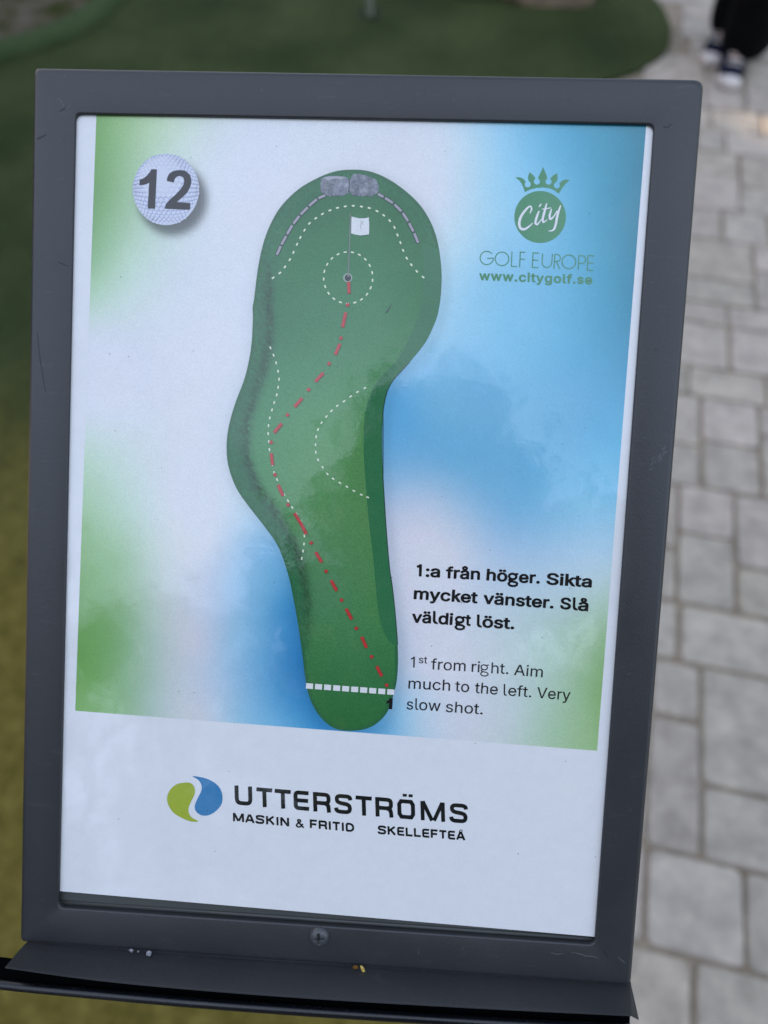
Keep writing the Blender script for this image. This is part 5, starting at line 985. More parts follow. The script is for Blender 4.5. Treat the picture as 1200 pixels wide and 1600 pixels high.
# crown emblem and club lettering
def L_(pts): return [(720 + x / 5, 240 + y / 5) for x, y in pts]
M_club = print_mat('ink_club_green', tuple(ink((52, 122, 92))), grain=0.10)
M_clubw = print_mat('ink_club_white', tuple(ink((192, 203, 230))), grain=0.03)
def arc(cx, cy, r, a0, a1, n=10):
    return [(cx + r * math.cos(math.radians(a0 + (a1 - a0) * i / n)), cy + r * math.sin(math.radians(a0 + (a1 - a0) * i / n))) for i in range(n + 1)]
I = Ink(2)
I.disc(720 + 620 / 5, 240 + 495 / 5, 40.3, 40.6, n=64)
crown = [(425,185),(455,184),(485,194),(504,212)] + arc(523, 240, 24, -125, -420 + 0, 14)[:0] 
crown += arc(523, 240, 24, 225, -55, 14)
crown += [(527,205),(526,175),(537,145),(560,163),(583,188),(576,203)] + arc(595, 218, 24, 215, -55, 14)
crown += [(604,190),(612,172),(643,105),(665,155),(676,188),(670,200)] + arc(686, 218, 24, 232, -40, 14)
crown += [(699,203),(702,190),(725,168),(754,153),(757,190),(752,212)] + arc(751, 248, 24, 250, -40, 14)
crown += [(776,226),(792,211),(820,201),(852,207),(822,232),(795,265),(765,313),(730,286),(690,270),(640,264),(590,268),(545,280),(500,300),(490,265),(475,235),(455,207)]
I.poly(L_(crown))
I.build('printed_crown_emblem', M_club, poster)
I = Ink(4)
def brush(pts):
    sp = spline([p[:2] for p in pts], 5); ws = spline([(p[2], 0) for p in pts], 5)
    I.stroke(L_(sp), [w[0] / 5 for w in ws], 0, roundcap=True)
brush([(540,466,6),(553,436,13),(546,412,12),(522,424,15),(487,465,18),(463,510,20),(457,555,20),(470,586,20),(500,590,18),(532,570,13),(562,543,6)])
brush([(610,452,12),(592,500,18),(583,540,17),(598,553,13),(628,515,6)])
brush([(627,394,8),(620,405,12),(611,416,6)])
brush([(670,392,10),(655,450,18),(640,510,18),(646,536,13),(674,516,6)])
brush([(636,434,6),(668,430,9),(704,424,6)])
brush([(708,436,10),(694,485,18),(700,512,15),(727,490,11),(752,450,10)])
brush([(779,408,10),(756,480,18),(740,560,17),(722,597,14),(688,605,6)])
I.build('printed_script_lettering', M_clubw, poster)
I = Ink(3)
def st_(*segs, w=7.5):
    for s_ in segs: I.stroke(L_(s_), w / 5)
st_(arc(203, 815, 52, -38, -360 + 2, 26) + [(206, 818)])
I.stroke(L_(arc(322, 822, 53, 0, 345, 28)), 1.5, closed=True)
st_([(400,766),(395,880),(440,883)], [(460,887),(465,769),(503,771)], [(463,823),(500,825)])
st_([(612,777),(565,775),(558,888),(605,891)], [(562,832),(607,834)])
st_([(640,780),(635,850)] + arc(672, 852, 37, 178, 10, 10) + [(711,850),(716,784)])
st_([(728,898),(735,788),(750,787)] + arc(752, 815, 27, -85, 88, 10) + [(733,842)], [(748,843),(774,901)])
I.stroke(L_(arc(845, 845, 54, 0, 345, 28)), 1.5, closed=True)
st_([(917,906),(924,797),(942,797)] + arc(946, 827, 30, -85, 92, 10) + [(921,857)])
st_([(1043,799),(995,797),(988,910),(1034,913)], [(992,853),(1038,856)])
I.text('www.citygolf.se', 748.6, 437.8, 925.3, 444.4, 11.2, bold=1, ref=0.3793, spacing=0.045)
I.build('printed_web_address', M_club, poster)

# instructions
def F_(x, y): return (620 + x / 3.636, 860 + y / 3.636)
def word(body, xa, ya, xb, yb, cap, bold):
    I.text(body, *F_(xa, ya), *F_(xb, yb), cap, bold=bold)
def gee(x, y, w, h, wt):
    """two-storey g: bowl, ear and loop; x,y = left end of its baseline, h = x-height (photo px)"""
    sl = 0.067
    q = lambda a, b: (x + a * w, y - b * h + a * w * sl)
    I.stroke([q(.46 + .36 * math.cos(t), .66 + .30 * math.sin(t)) for t in np.linspace(0, 6.0, 18)], wt * .9, closed=True)
    I.stroke([q(.70, .86), q(.84, .95), q(1.02, .97)], wt * .8)
    I.stroke([q(.24, .42), q(.12, .28), q(.20, .15), q(.45, .11), q(.72, .07), q(.90, -.06), q(.86, -.24), q(.66, -.36), q(.40, -.38), q(.16, -.32), q(.05, -.16), q(.14, .02), q(.28, .11)], wt * .85)
def one(x, y, h, wt):
    """numeral one without a foot; x,y = foot of its stem"""
    I.stroke([(x, y), (x + h * .03, y - h)], wt)
    I.stroke([(x + h * .03 + wt * .3, y - h + wt * .35), (x - h * .08, y - h * .86), (x - h * .27, y - h * .78)], wt * .85)
def ell(x, y, h, wt, tail):
    """l with a hooked foot"""
    I.stroke([(x + h * .02, y - h), (x, y - h * .22), (x + wt * .35, y - wt * .55), (x + wt * .9 + tail * .3, y - wt * .40), (x + wt * .6 + tail, y - wt * .42)], wt)
BC, RC = 18.6, 16.9          # cap heights
I = Ink(3)
B = 0.025
one(*F_(133, 148), 19.0, 4.5); word(':a', 163, 151, 245, 155, BC, B); word('från', 277, 159, 472, 168, BC, B)
word('hö', 508, 171, 627, 179, BC, B); word('er.', 692, 184, 812, 190, BC, B); gee(*F_(632, 181), 15.8, 14.4, 4.1)
word('Sikta', 848, 194, 1107, 212, BC, B)
word('mycket', 95, 277, 458, 302, BC, B); word('vänster.', 490, 304, 890, 331, BC, B)
word('S', 926, 333, 988, 338, BC, B); ell(*F_(1007, 340), 20.0, 4.1, 1.8); word('å', 1027, 342, 1087, 347, BC, B)
word('vä', 85, 411, 194, 416, BC, B); ell(*F_(212, 417), 20.0, 4.1, 1.8); word('di', 234, 419, 317, 425, BC, B); gee(*F_(331, 427), 15.8, 14.4, 4.1); word('t', 387, 428, 420, 430, BC, B)
ell(*F_(462, 437), 20.0, 4.1, 1.8); word('öst.', 484, 438, 667, 449, BC, B)
I.build('printed_swedish_text', M_txt, poster)
M_txt2 = print_mat('ink_grey_black', tuple(ink((24, 27, 33))), grain=0.10)
I = Ink(3); B = 0.004
one(*F_(97, 666), 17.2, 2.4); word('st', 124, 640, 172, 643, 11.2, B)
word('from', 193, 676, 390, 687, RC, B); word('ri', 424, 690, 470, 693, RC, B); gee(*F_(474, 694), 13.6, 13.0, 2.1); word('ht.', 536, 698, 633, 703, RC, B); word('Aim', 665, 708, 828, 721, RC, B)
word('much', 65, 785, 302, 798, RC, B); word('to', 330, 801, 410, 806, RC, B); word('the', 442, 810, 572, 820, RC, B)
ell(*F_(611, 825), 18.0, 2.2, 2.2); word('eft.', 632, 825, 763, 835, RC, B); word('Very', 795, 838, 985, 852, RC, B)
word('s', 55, 903, 92, 905, RC, B); ell(*F_(109, 906), 18.0, 2.2, 2.2); word('ow', 126, 907, 247, 914, RC, B); word('shot.', 277, 918, 487, 932, RC, B)
I.build('printed_english_text', M_txt2, poster)

# sponsor's emblem and lettering
def H_(pts): return [(240 + x / 4.615, 1190 + y / 4.615) for x, y in pts]
I = Ink(2)
I.poly(H_(spline([(215,152),(250,151),(280,165),(297,195),(295,235),(272,285),(252,335),(256,375),(278,405),(322,429),(290,434),(255,428),(200,405),(145,370),(112,325),(97,275),(105,230),(130,190),(170,162)], 4, True)), 0)
I.poly(H_(spline([(280,106),(340,112),(400,130),(450,160),(485,205),(497,260),(488,310),(455,352),(410,382),(360,390),(318,372),(297,340),(302,300),(325,250),(344,210),(345,170),(322,132)], 4, True)), 1)
I.build('printed_sponsor_emblem', [print_mat('ink_lime', tuple(ink((138, 160, 62)))), print_mat('ink_blue', tuple(ink((44, 112, 176))))], poster)
I = Ink(2)
sl = 0.0805
def rnd(pts, r):
    out = [pts[0]]
    for a, b, c in zip(pts, pts[1:], pts[2:]):
        a, b, c = Vector(a), Vector(b), Vector(c)
        r1 = min(r, (a - b).length * .48); r2 = min(r, (c - b).length * .48)
        p0 = b + (a - b).normalized() * r1; p2 = b + (c - b).normalized() * r2
        for t in (0, .25, .5, .75, 1):
            out.append(tuple(p0 * (1 - t) ** 2 + b * 2 * t * (1 - t) + p2 * t * t))
    return out + [pts[-1]]
def sq(x0, y0, w, h, strokes, wt=6.2):
    """squarish capital; strokes in unit cells, x right, y up from the letter's foot"""
    for s_ in strokes:
        I.stroke(rnd([(x0 + a * w - b * h * 0.03, y0 - b * h + a * w * sl) for a, b in s_], h * .16) if len(s_) > 3 else [(x0 + a * w - b * h * 0.03, y0 - b * h + a * w * sl) for a, b in s_], wt)
hw = .11; vw = .10
def SS(): return [[(.93, .72), (.92, .84), (.80, .905), (.25, .905), (.12, .83), (.12, .64), (.25, .55), (.75, .50), (.89, .40), (.89, .20), (.76, .095), (.22, .095), (.08, .16), (.06, .29)]]
def TT(): return [[(0, .90), (1, .90)], [(.5, .85), (.5, 0)]]
def RR(): return [[(.12, 0), (.12, 1)], [(.15, .90), (.80, .90), (.90, .82), (.90, .56), (.80, .46), (.15, .46)], [(.68, .46), (.85, .38), (.89, .28), (.91, 0)]]
sq(367.6, 1257.0, 26.5, 30, [[(.10, 1), (.10, .22), (.22, .095), (.78, .095), (.90, .22), (.90, 1)]])
sq(401.4, 1260.2, 24.6, 30, TT()); sq(430, 1262.6, 25, 30, TT())
sq(460, 1265.2, 23, 30.5, [[(1, .90), (.10, .90), (.10, .10), (1, .10)], [(.15, .50), (.95, .50)]])
sq(489.6, 1267.8, 27, 30.5, RR()); sq(523.8, 1270.6, 26, 30.5, SS()); sq(556.4, 1273.4, 25.2, 30.5, TT()); sq(586.8, 1275.6, 27.4, 30.5, RR())
xo, yo, wo, ho = 621.4, 1278.4, 27.4, 30
I.stroke([(xo + a * wo - b * ho * .03, yo - b * ho + a * wo * sl) for a, b in [(.11, .25), (.22, .095), (.78, .095), (.89, .25), (.89, .75), (.78, .905), (.22, .905), (.11, .75)]], 6.2, closed=True)
I.dash(632.4, 1242.6, sl, 6.4, 4.4); I.dash(641.6, 1243.4, sl, 6.4, 4.4)
sq(657.6, 1281.4, 38, 30.2, [[(.08, 0), (.08, 1)], [(.10, .98), (.46, .02)], [(.54, .02), (.90, .98)], [(.92, 1), (.92, 0)]], 6.0)
sq(703.6, 1284.6, 27, 30, SS())
# the two small lines, letter by letter: kind, left edge, width (photo px)
SH = {'S': (SS(), 1), 'T': (TT(), 1), 'R': (RR(), 1), 'I': ([[(.5, 0), (.5, 1)]], 1), 'L': ([[(.12, 1), (.12, .09), (1, .09)]], 1), 'F': ([[(1, .91), (.12, .91), (.12, 0)], [(.14, .48), (.92, .48)]], 1),
      'E': ([[(1, .91), (.12, .91), (.12, .09), (1, .09)], [(.14, .5), (.94, .5)]], 1), 'D': ([[(.12, .09), (.12, .91), (.62, .91), (.90, .72), (.90, .28), (.62, .09), (.06, .09)]], 1),
      'A': ([[(.04, 0), (.46, .97)], [(.54, .97), (.96, 0)], [(.22, .30), (.78, .30)]], 1), 'N': ([[(.10, 0), (.10, 1)], [(.12, .97), (.88, .03)], [(.90, 1), (.90, 0)]], 1),
      'M': ([[(.07, 0), (.07, 1)], [(.10, .97), (.48, .08)], [(.52, .08), (.90, .97)], [(.93, 1), (.93, 0)]], 1), 'K': ([[(.12, 0), (.12, 1)], [(.18, .46), (.90, .98)], [(.40, .58), (.92, .02)]], 1),
      '&': ([[(1, .02), (.30, .72), (.30, .90), (.48, .95), (.66, .86), (.62, .70), (.20, .42), (.10, .20), (.30, .06), (.58, .08), (.92, .48)]], 1)}
def small_line(letters, x0, y0, x1, y1, h, wt=2.75):
    """a line of small capitals spread evenly from x0 to x1"""
    broad = {'I': .26, 'M': 1.18, '&': 1.05, 'F': .80, 'L': .78, 'E': .82, 'T': .84}
    span = .21 * (len(letters) - 1)
    for c in letters:
        span += broad.get(c, .95)
    unit = (x1 - x0) / span
    x = x0
    for c in letters:
        w = broad.get(c, .95) * unit
        sq(x, y0 + (y1 - y0) * (x - x0) / (x1 - x0), w, h, SH[c][0], wt)
        x += w + .21 * unit
small_line('MASKIN', 364.6, 1283.2, 451.6, 1291.4, 13.2, 3.2)
small_line('&', 461.8, 1292.6, 474.4, 1293.8, 13.0, 2.6)
small_line('FRITID', 484.6, 1293.8, 553.2, 1300.0, 13.2, 3.2)
small_line(['S', 'K', 'E', 'L', 'L', 'E', 'F', 'T', 'E', 'A'], 590.8, 1302.8, 726.2, 1312.8, 13.0, 3.2)
I.stroke([(720.2 + 2.0 * math.cos(t), 1298.4 + 1.7 * math.sin(t)) for t in np.linspace(0, 6.28, 14)[:-1]], 1.2, closed=True)
I.build('printed_sponsor_lettering', print_mat('ink_sponsor_black', tuple(ink((12, 18, 22)))), poster)

# specks and small dents of the film
I = Ink(11)
for i in range(46):
    x, y = random.uniform(130, 960), random.uniform(210, 1440)
    I.disc(x, y, random.uniform(.5, .9), random.uniform(.5, .9), 0, 7)
I.stroke([(602, 489), (605, 486), (609, 480), (612, 474)], [.6, 1.7, 1.4, .4])
tag(I.build('film_specks', print_mat('film_dirt', (0.05, 0.055, 0.05)), poster), kind='stuff')

# ------------------------------------------------------------------ grit and husk lying on the ledge
m, nt, bs = new_mat('grit'); n1 = noise(nt, 900, 4); r = ramp(nt, n1.outputs['Fac'], [(0.3, (0.12, 0.12, 0.13)), (0.7, (0.36, 0.36, 0.4))]); nt.links.new(r.outputs['Color'], bs.inputs['Base Color']); M_grit = m
m, nt, bs = new_mat('husk'); n1 = noise(nt, 700, 4); r = ramp(nt, n1.outputs['Fac'], [(0.3, (0.35, 0.2, 0.03)), (0.7, (0.75, 0.6, 0.15))]); nt.links.new(r.outputs['Color'], bs.inputs['Base Color']); M_husk = m
def pebble(name, px, py, r, label, cat, mat, stretch=(1, 1, 1), rot=0.0, group=None):
    bm = bmesh.new(); bmesh.ops.create_icosphere(bm, subdivisions=2, radius=r)
    for v in bm.verts:
        v.co *= random.uniform(.72, 1.15)
        v.co = Matrix.Rotation(rot, 3, 'Z') @ Vector((v.co.x * stretch[0], v.co.y * stretch[1], v.co.z * stretch[2]))
    me = bpy.data.meshes.new(name); bm.to_mesh(me); bm.free(); me.materials.append(mat)
    o = link(bpy.data.objects.new(name, me))
    o.matrix_world = SIGN_M @ Matrix.Translation(S(px, py, 0.002))
    return tag(o, label, cat, group)
pebble('grit_grain', 232.5, 1489.5, .00105, 'largest pale grit grain lying in the crease left of the screw', 'grit', M_grit, group='grit grains on the ledge')
pebble('grit_grain', 205, 1485, .00075, 'small pale grit grain furthest left in the crease below the frame', 'grit', M_grit, (1.2, .8, .8), group='grit grains on the ledge')
pebble('grit_grain', 216, 1486.5, .0004, 'tiniest grit grain between the two pale ones on the ledge', 'grit', M_grit, group='grit grains on the ledge')
pebble('seed_husk', 566.5, 1514, .0009, 'yellow seed husk on the ledge right of the screw', 'seed husk', M_husk, (.75, 1.6, .5), .55)
pebble('leaf_crumb', 555.5, 1511.5, .0009, 'brown orange leaf crumb beside the yellow husk on the ledge', 'leaf crumb', ground_mat('crumb', [(0.3, (0.12, 0.05, 0.01)), (0.7, (0.32, 0.16, 0.03))], 800), (1.3, .8, .5), .1)

# ------------------------------------------------------------------ golf flag, boulders
M_polew = painted('white_pole', (0.85, 0.85, 0.83), 0.4)
m, nt, bs = new_mat('flag_cloth'); bs.inputs['Base Color'].default_value = (0.7, 0.7, 0.7, 1); bs.inputs['Roughness'].default_value = 0.9; M_cloth = m
hx = G(577, 27)
fl = empty('golf_flag', (hx.x, hx.y, 0))
tag(fl, 'thin white golf flag pole standing in the hole of the dark green turf', 'golf flag')
mb = MB(); tube(mb, [(0, 0, 0.0), (0, 0, 1.0), (0, 0, 2.0)], .019, 12); mb.build('pole', M_polew, fl, True)
mb = MB()
NN = 14
vv = [(0.01 + .34 * i / NN, .03 * math.sin(i * .6) * i / NN, 1.68 + .28 * j) for j in (0, 1) for i in range(NN + 1)]
mb.add(vv, [(i, i + 1, NN + 2 + i, NN + 1 + i) for i in range(NN)]); mb.build('flag', M_cloth, fl, True)
mb = MB(); n = 28
vv = [(r_ * math.cos(2 * math.pi * k / n), r_ * math.sin(2 * math.pi * k / n), z) for r_, z in ((.056, .0165), (.051, .0165), (.051, -.008), (.0, -.009)) for k in range(n)]
mb.add(vv, [(i * n + k, i * n + (k + 1) % n, (i + 1) * n + (k + 1) % n, (i + 1) * n + k) for i in range(3) for k in range(n)])
m, nt, bs = new_mat('hole_cup'); bs.inputs['Base Color'].default_value = (0.02, 0.022, 0.02, 1); mb.build('hole_cup', m, fl)

def boulder(x, y, sx, sy, sz, colr, label, seed):
    r_ = random.Random(seed); bm = bmesh.new(); bmesh.ops.create_icosphere(bm, subdivisions=4, radius=1)
    pl = [(Vector((r_.gauss(0, 1), r_.gauss(0, 1), r_.gauss(0, .7))).normalized(), r_.uniform(.72, .95)) for _ in range(16)]
    for v in bm.verts:
        for nn, d in pl:
            k = v.co.dot(nn) - d
            if k > 0: v.co -= nn * k * .85
        v.co += v.normal * r_.uniform(-.012, .012)
        v.co = Vector((v.co.x * sx, v.co.y * sy, max(v.co.z, -.35) * sz + sz * .33))
    me = bpy.data.meshes.new('boulder'); bm.to_mesh(me); bm.free()
    c_ = np.array(colr)
    me.materials.append(ground_mat('boulder_stone', [(0.3, tuple(c_ * .7)), (0.7, tuple(c_ * 1.2))], 9, bdist=.02))
    o = link(bpy.data.objects.new('boulder', me)); o.location = (x, y, 0)
    tag(o, label, 'boulder', 'boulders at the back of the green')
boulder(0.53, 3.975, .30, .24, .30, (.36, .27, .19), 'tan boulder on the turf to the right of the darker one', 3)
boulder(0.20, 4.09, .22, .26, .34, (.12, .12, .11), 'darker grey boulder between the flag pole and the tan boulder', 5)

# ------------------------------------------------------------------ person walking on the paving
def skin_mesh(verts, edges, radii, levels=2):
    me = bpy.data.meshes.new('tmp'); me.from_pydata(verts, edges, [])
    ob = bpy.data.objects.new('tmp', me); COL.objects.link(ob)
    md = ob.modifiers.new('s', 'SKIN'); md.use_smooth_shade = True
    sub = ob.modifiers.new('u', 'SUBSURF'); sub.levels = levels; sub.render_levels = levels
    for v, r in zip(me.skin_vertices[0].data, radii):
        v.radius = r if isinstance(r, tuple) else (r, r)
    me.skin_vertices[0].data[0].use_root = True
    dg = bpy.context.evaluated_depsgraph_get()
    out = bpy.data.meshes.new_from_object(ob.evaluated_get(dg))
    bpy.data.objects.remove(ob); bpy.data.meshes.remove(me)
    return out

def cloth_mat(name, col, rough=0.9):
    m, nt, bs = new_mat(name); n1 = noise(nt, 350, 3); r = ramp(nt, n1.outputs['Fac'], [(0.3, tuple(np.array(col) * .8)), (0.7, tuple(np.array(col) * 1.2))])
    nt.links.new(r.outputs['Color'], bs.inputs['Base Color']); bs.inputs['Roughness'].default_value = rough; bs.inputs['Specular IOR Level'].default_value = 0.1
    return m
M_trous = cloth_mat('black_trousers', (0.0035, 0.0035, 0.004)); M_jack = cloth_mat('dark_jacket', (0.02, 0.022, 0.03)); M_shoe = cloth_mat('navy_canvas', (0.012, 0.014, 0.032)); M_sole = cloth_mat('pale_rubber', (0.68, 0.62, 0.59), .6)
M_hair = cloth_mat('brown_hair', (0.05, 0.03, 0.02)); 
m, nt, bs = new_mat('skin'); bs.inputs['Base Color'].default_value = (0.48, 0.30, 0.22, 1); bs.inputs['Roughness'].default_value = 0.5; bs.inputs['Subsurface Weight'].default_value = .1; bs.inputs['Subsurface Radius'].default_value = (.01, .004, .002); M_skin = m
f1 = G(1137, 121); f2 = G(1120, 88)
pc_ = (f1 + f2) / 2
person = empty('person', (pc_.x, pc_.y, 0))
tag(person, 'person walking on the grey paving in black trousers and navy shoes with pale soles', 'person')
hd = Vector((-.35, -.94, 0)).normalized(); lat = Vector((hd.y, -hd.x, 0)); lat = Vector((-hd.y, hd.x, 0))     # lat: person's left
def W(fw_, lt, z): q_ = hd * fw_ + lat * lt; return (q_.x, q_.y, z)
A1 = f1 - pc_; A2 = f2 - pc_
s1 = 1 if A1.dot(lat) > A2.dot(lat) else -1
an1 = Vector((A1.x, A1.y, 0)) - hd * .075; an2 = Vector((A2.x, A2.y, 0)) - hd * .075
V = []; E = []; Rr = []
def nd(p, r, par=None):
    V.append(tuple(p)); Rr.append(r)
    if par is not None: E.append((par, len(V) - 1))
    return len(V) - 1
pel = nd(W(-.03, 0, .93), (.14, .11)); sp1 = nd(W(-.02, 0, 1.08), (.125, .095), pel); sp2 = nd(W(0, 0, 1.25), (.145, .105), sp1); ch = nd(W(.0, 0, 1.38), (.13, .09), sp2)
nk = nd(W(.02, 0, 1.47), .055, ch); hd0 = nd(W(.04, 0, 1.56), (.07, .085), nk); hd1 = nd(W(.045, 0, 1.65), (.078, .095), hd0); nd(W(.035, 0, 1.72), (.05, .06), hd1)
for an, sg in ((an1, s1), (an2, -s1)):
    hip = nd(W(-.03, .085 * sg, .88), .09, pel)
    kn = (Vector(W(.03, .08 * sg, .0)) * .5 + an * .5); kn.z = .50
    kn = nd(kn + hd * .03, .058, hip); nd((an.x, an.y, .28), .052, kn); ak = nd((an.x, an.y, .09), .036, len(V) - 1)
    nd(Vector((an.x, an.y, .045)) + hd * .10, .032, ak)
hands = []
for sg in (1, -1):
    sh = nd(W(0, .17 * sg, 1.40), .055, ch); el = nd(W(-.05 * sg, .23 * sg, 1.13), .04, sh); wr = nd(W(.04 - .08 * sg, .24 * sg, .90), .027, el)
    pm = nd(W(.05 - .08 * sg, .24 * sg, .84), (.022, .034), wr)
    hands.append((sg, pm))
    for k in range(4):
        b0 = nd(W(.05 - .08 * sg + (k - 1.5) * .019, .24 * sg, .80), .009, pm); b1 = nd(W(.058 - .08 * sg + (k - 1.5) * .02, .235 * sg, .77 - .004 * (k in (1, 2))), .0085, b0); nd(W(.062 - .08 * sg + (k - 1.5) * .02, .225 * sg, .742 - .006 * (k in (1, 2))), .0075, b1)
    t0 = nd(W(.085 - .08 * sg, .235 * sg, .835), .011, pm); nd(W(.105 - .08 * sg, .225 * sg, .80), .0095, t0)
me = skin_mesh(V, E, Rr); me.name = 'body'; me.materials.clear(); me.materials.append(M_skin)
body = link(bpy.data.objects.new('body', me), person)
mb = MB(); tube(mb, [W(.128, 0, 1.66), W(.140, 0, 1.635), W(.150, 0, 1.615), W(.132, 0, 1.605)], [.006, .010, .014, .009], 10); mb.build('nose', M_skin, person, True)
m, nt, bs = new_mat('eye'); bs.inputs['Base Color'].default_value = (0.05, 0.04, 0.04, 1)
for sg in (1, -1):
    mb = MB(); tube(mb, [W(.04, .078 * sg, 1.66), W(.035, .086 * sg, 1.64), W(.04, .08 * sg, 1.60)], [.010, .016, .009], 8); mb.build('ear', M_skin, person, True)
    mb = MB(); tube(mb, [W(.120, .032 * sg, 1.655), W(.133, .032 * sg, 1.655)], [.012, .005], 10); mb.build('eye', m, person, True)
mb = MB(); tube(mb, [W(.118, .025, 1.58), W(.130, 0, 1.578), W(.118, -.025, 1.58)], [.003, .006, .003], 8)
m, nt, bs = new_mat('lips'); bs.inputs['Base Color'].default_value = (0.35, 0.12, 0.11, 1); mb.build('mouth', m, person, True)
mh = skin_mesh([W(.0, 0, 1.69), W(-.045, 0, 1.66), W(.04, 0, 1.735), W(-.05, 0, 1.58)], [(0, 1), (0, 2), (1, 3)], [(.088, .09), (.08, .07), (.072, .06), (.065, .05)])
mh.materials.clear(); mh.materials.append(M_hair); link(bpy.data.objects.new('hair', mh), person)
# wide trousers
V = []; E = []; Rr = []
pel = nd(W(-.03, 0, .98), (.155, .12)); lo_ = nd(W(-.03, 0, .88), (.165, .125), pel)
for an, sg in ((an1, s1), (an2, -s1)):
    hip = nd(W(-.03, .09 * sg, .80), .108, lo_); kn = Vector(W(.03, .08 * sg, 0)) * .45 + an * .55; kn.z = .50
    kn = nd(kn + hd * .025, .105, hip); md_ = nd((an.x + .02, an.y, .28), .118, kn); nd(Vector((an.x + .02, an.y, .04)) - hd * .02, .115, md_)
me = skin_mesh(V, E, Rr); me.name = 'trousers'; me.materials.clear(); me.materials.append(M_trous); link(bpy.data.objects.new('trousers', me), person)
V = []; E = []; Rr = []
a0 = nd(W(-.02, 0, .96), (.17, .13)); a1 = nd(W(-.02, 0, 1.12), (.155, .12), a0); a2 = nd(W(0, 0, 1.27), (.165, .12), a1); a3 = nd(W(0, 0, 1.40), (.15, .10), a2); nd(W(.015, 0, 1.46), .07, a3)
for sg in (1, -1):
    s_ = nd(W(0, .17 * sg, 1.40), .07, a3); e_ = nd(W(-.05 * sg, .23 * sg, 1.13), .055, s_); nd(W(.035 - .08 * sg, .24 * sg, .92), .042, e_)
me = skin_mesh(V, E, Rr); me.name = 'jacket'; me.materials.clear(); me.materials.append(M_jack); link(bpy.data.objects.new('jacket', me), person)
def shoe(pos, yaw):
    def loft(secs, n=18):
        v, f = [], []
        for y, w, z0, z1, xo in secs:
            for k in range(n):
                t = 2 * math.pi * k / n; cx_ = math.cos(t); sx_ = math.sin(t)
                v.append((xo + w * math.copysign(abs(cx_) ** .7, cx_), y, (z0 + z1) / 2 + (z1 - z0) / 2 * math.copysign(abs(sx_) ** .8, sx_)))
        for i in range(len(secs) - 1):
            for k in range(n): f.append((i * n + k, i * n + (k + 1) % n, (i + 1) * n + (k + 1) % n, (i + 1) * n + k))
        f.append(tuple(range(n))[::-1]); f.append(tuple(range((len(secs) - 1) * n, len(secs) * n)))
        return v, f
    up_, uf = loft([(-.125, .02, .02, .08, 0), (-.115, .036, .02, .115, 0), (-.07, .040, .02, .125, 0), (-.02, .042, .02, .105, 0), (.03, .046, .02, .082, .003), (.08, .048, .02, .066, .004), (.118, .043, .02, .052, 0)])
    so_, sf_ = loft([(-.134, .02, 0, .034, 0), (-.124, .036, 0, .036, 0), (-.05, .040, 0, .034, 0), (.03, .049, 0, .034, .003), (.08, .052, 0, .036, .004), (.118, .047, 0, .050, 0), (.142, .033, .004, .048, -.003), (.152, .014, .008, .036, -.004)])
    so = mesh_obj('shoe', up_, uf, M_shoe, person, True)
    sl_ = mesh_obj('sole', so_, sf_, M_sole, so, True)
    so.location = pos; so.rotation_euler = (0, 0, yaw)
    mb = MB()
    for i in range(5):
        y = -.02 + i * .022; tube(mb, [(-.028, y, .108 - i * .0095), (0, y + .006, .115 - i * .0098), (.028, y, .108 - i * .0095)], .004, 6)
    mb.build('laces', M_sole, so, True)
yaw = math.atan2(hd.y, hd.x) - math.pi / 2
shoe((A1.x - hd.x * .03, A1.y - hd.y * .03, .001), yaw + .1); shoe((A2.x - hd.x * .03, A2.y - hd.y * .03, .001), yaw - .15)

# ------------------------------------------------------------------ unseen board screen, added to block the low sun except through two gaps
m, nt, bs = new_mat('sun_block_board'); n1 = noise(nt, 12, 6, .7, vscale=(6, 6, .5)); r = ramp(nt, n1.outputs['Fac'], [(0.3, (0.10, 0.075, 0.055)), (0.7, (0.24, 0.19, 0.15))]); nt.links.new(r.outputs['Color'], bs.inputs['Base Color']); bs.inputs['Roughness'].default_value = .85; M_sun_block = m
scr = empty('sun_block_screen', (-4, 3, 0)); tag(scr, 'unseen board screen added left of the course to block the low sun', 'sun blocker')
mb = MB()
def sun_block_boards(y0, y1, h):
    y = y0
    while y < y1 - .01:
        w_ = min(.14, y1 - y); box(mb, (random.uniform(-.002, .002), y + w_ / 2 - 3, h / 2), (.025, w_, h)); y += w_
sun_block_boards(-9, 1.98, 3.3); sun_block_boards(1.98, 2.34, 2.155); box(mb, (0, 2.16 - 3, 2.765), (.025, .36, 1.07)); sun_block_boards(2.34, 5.70, 3.3); sun_block_boards(5.70, 5.98, 1.06); sun_block_boards(5.98, 15, 3.3)
mb.build('sun_block_boards', M_sun_block, scr)
for y in (-9, -6, -3, 0, 1.9, 2.42, 5.62, 6.06, 9, 12, 15):
    mb = MB(); box(mb, (-.09, y - 3, 1.7), (.1, .1, 3.4)); mb.build('post', M_sun_block, scr)

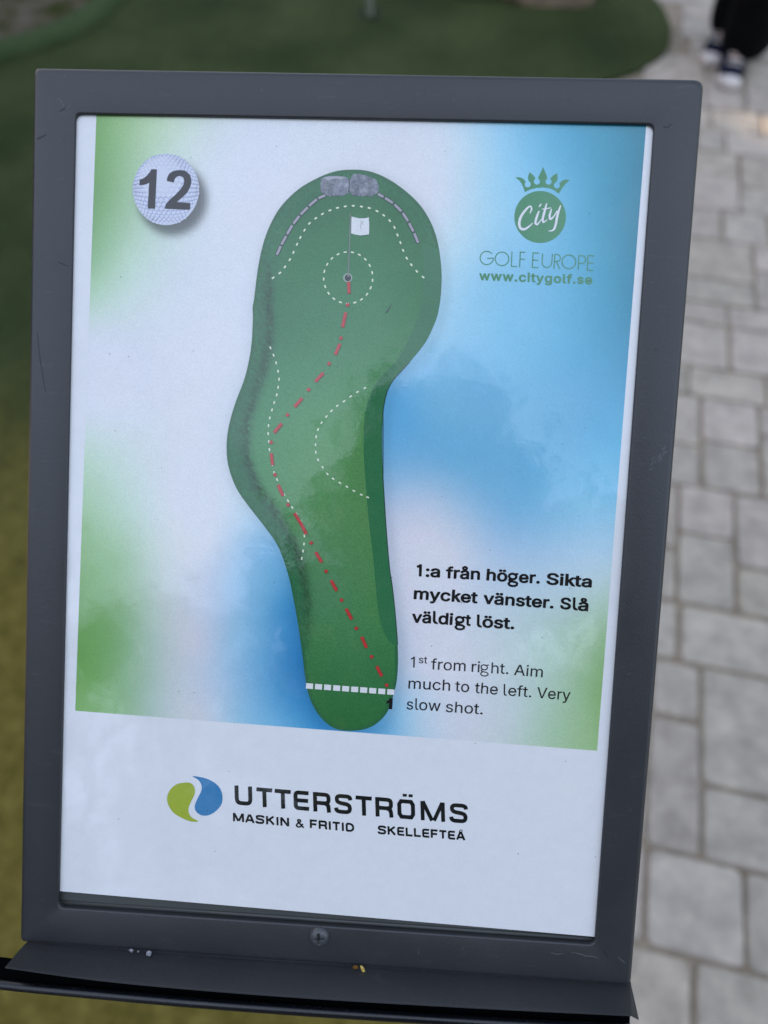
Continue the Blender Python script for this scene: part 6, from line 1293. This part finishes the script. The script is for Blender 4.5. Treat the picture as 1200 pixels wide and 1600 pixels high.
# ------------------------------------------------------------------ trees behind the photographer (seen mirrored in the film)
def leaf_mat(name, c0, c1):
    m, nt, bs = new_mat(name)
    oi = node(nt, 'ShaderNodeAttribute', attribute_name='ink')
    nt.links.new(mixc(nt, c0, c1, oi.outputs['Fac']), bs.inputs['Base Color'])
    bs.inputs['Roughness'].default_value = .6
    return m
M_leaf = leaf_mat('leaves', (0.018, 0.028, 0.009), (0.04, 0.06, 0.018))
m, nt, bs = new_mat('bark'); n1 = noise(nt, 20, 5, .7, vscale=(2, 2, .4)); r = ramp(nt, n1.outputs['Fac'], [(0.35, (0.03, 0.025, 0.02)), (0.65, (0.10, 0.09, 0.08))]); nt.links.new(r.outputs['Color'], bs.inputs['Base Color']); M_bark = m
def tree(x, y, h, base, rad, seed, label, nl=26000, leaf=.16, lv=30):
    r = np.random.default_rng(seed); root = empty('leafy_tree', (x, y, 0)); tag(root, label, 'tree', 'trees behind the photographer')
    mb = MB()
    tube(mb, [(0, 0, -.05), (.03, .02, h * .3), (-.04, .05, h * .6), (0, 0, h * .93)], [.15 * h / 9, .12 * h / 9, .07 * h / 9, .015], 10)
    cl = []
    for i in range(lv):
        z = base + (h - base) * ((i + .5) / lv); prof_ = rad * (math.sin(math.pi * min(1, .18 + .82 * (i + .5) / lv)) ** .7 + .08)
        for j in range(3):
            a_ = r.uniform(0, 6.28); rr_ = prof_ * r.uniform(.35, 1.05)
            c_ = np.array((rr_ * math.cos(a_), rr_ * math.sin(a_), z + r.uniform(-.25, .25))); cl.append((c_, r.uniform(.22, .48) * rad / 2 + .08, r.uniform(0, 1)))
            if j == 0: tube(mb, [(0, 0, max(base * .6, z - rr_ * .6)), tuple(c_ * (.5, .5, 1) - (0, 0, rr_ * .2)), tuple(c_)], [.035, .022, .006], 6)
    mb.build('trunk', M_bark, root, True)
    per = nl // len(cl) + 1; vs, fs, cs_ = [], [], []
    for c_, cr_, sh in cl:
        p = c_ + r.normal(0, 1, (per, 3)) * cr_ * .55
        d1 = r.normal(0, 1, (per, 3)); d1 /= np.linalg.norm(d1, axis=1)[:, None]; d2 = np.cross(d1, r.normal(0, 1, (per, 3))); d2 /= np.linalg.norm(d2, axis=1)[:, None] + 1e-9
        s_ = leaf * r.uniform(.6, 1.2, (per, 1)); b = len(vs)
        quad = np.stack([p - d1 * s_ * .5, p + d2 * s_ * .28, p + d1 * s_ * .5, p - d2 * s_ * .28], 1).reshape(-1, 3)
        vs.extend(map(tuple, quad)); fs.extend([(b + 4 * k, b + 4 * k + 1, b + 4 * k + 2, b + 4 * k + 3) for k in range(per)])
        v_ = np.clip(sh * .5 + r.uniform(0, .5, per), 0, 1); cs_.append(np.repeat(v_, 4))
    cc = np.concatenate(cs_)[:, None].repeat(3, 1)
    mesh_obj('crown', vs, fs, M_leaf, root, cols=cc)
tree(0.35, -6.0, 10.2, 2.2, 2.0, 1, 'tallest tree, added to mirror dark where the photographer would', 42000)  # added crown makes the dark middle reflection, instead of the photographer's figure
tree(-3.3, -7.2, 7.4, 2.0, 1.9, 2, 'broad tree standing to the left of the tallest one', 11000, .13, 13)
tree(3.6, -6.4, 7.6, 2.0, 1.9, 3, 'broad tree standing to the right of the tallest one')
tree(-6.5, -8.0, 9.4, 1.8, 2.2, 4, 'broad tree at the left end of the row, by the added sun-blocking screen', 24000, .15, 24)
tree(7.2, -8.0, 8.2, 1.8, 2.2, 5, 'broad tree at the right end of the row')
tree(-1.4, -9.5, 8.4, 1.6, 1.9, 6, 'tree standing back between the tallest tree and its left neighbour', 11000, .13, 13)
tree(2.2, -9.8, 8.6, 1.6, 2.2, 8, 'tree standing back between the tallest tree and its right neighbour')
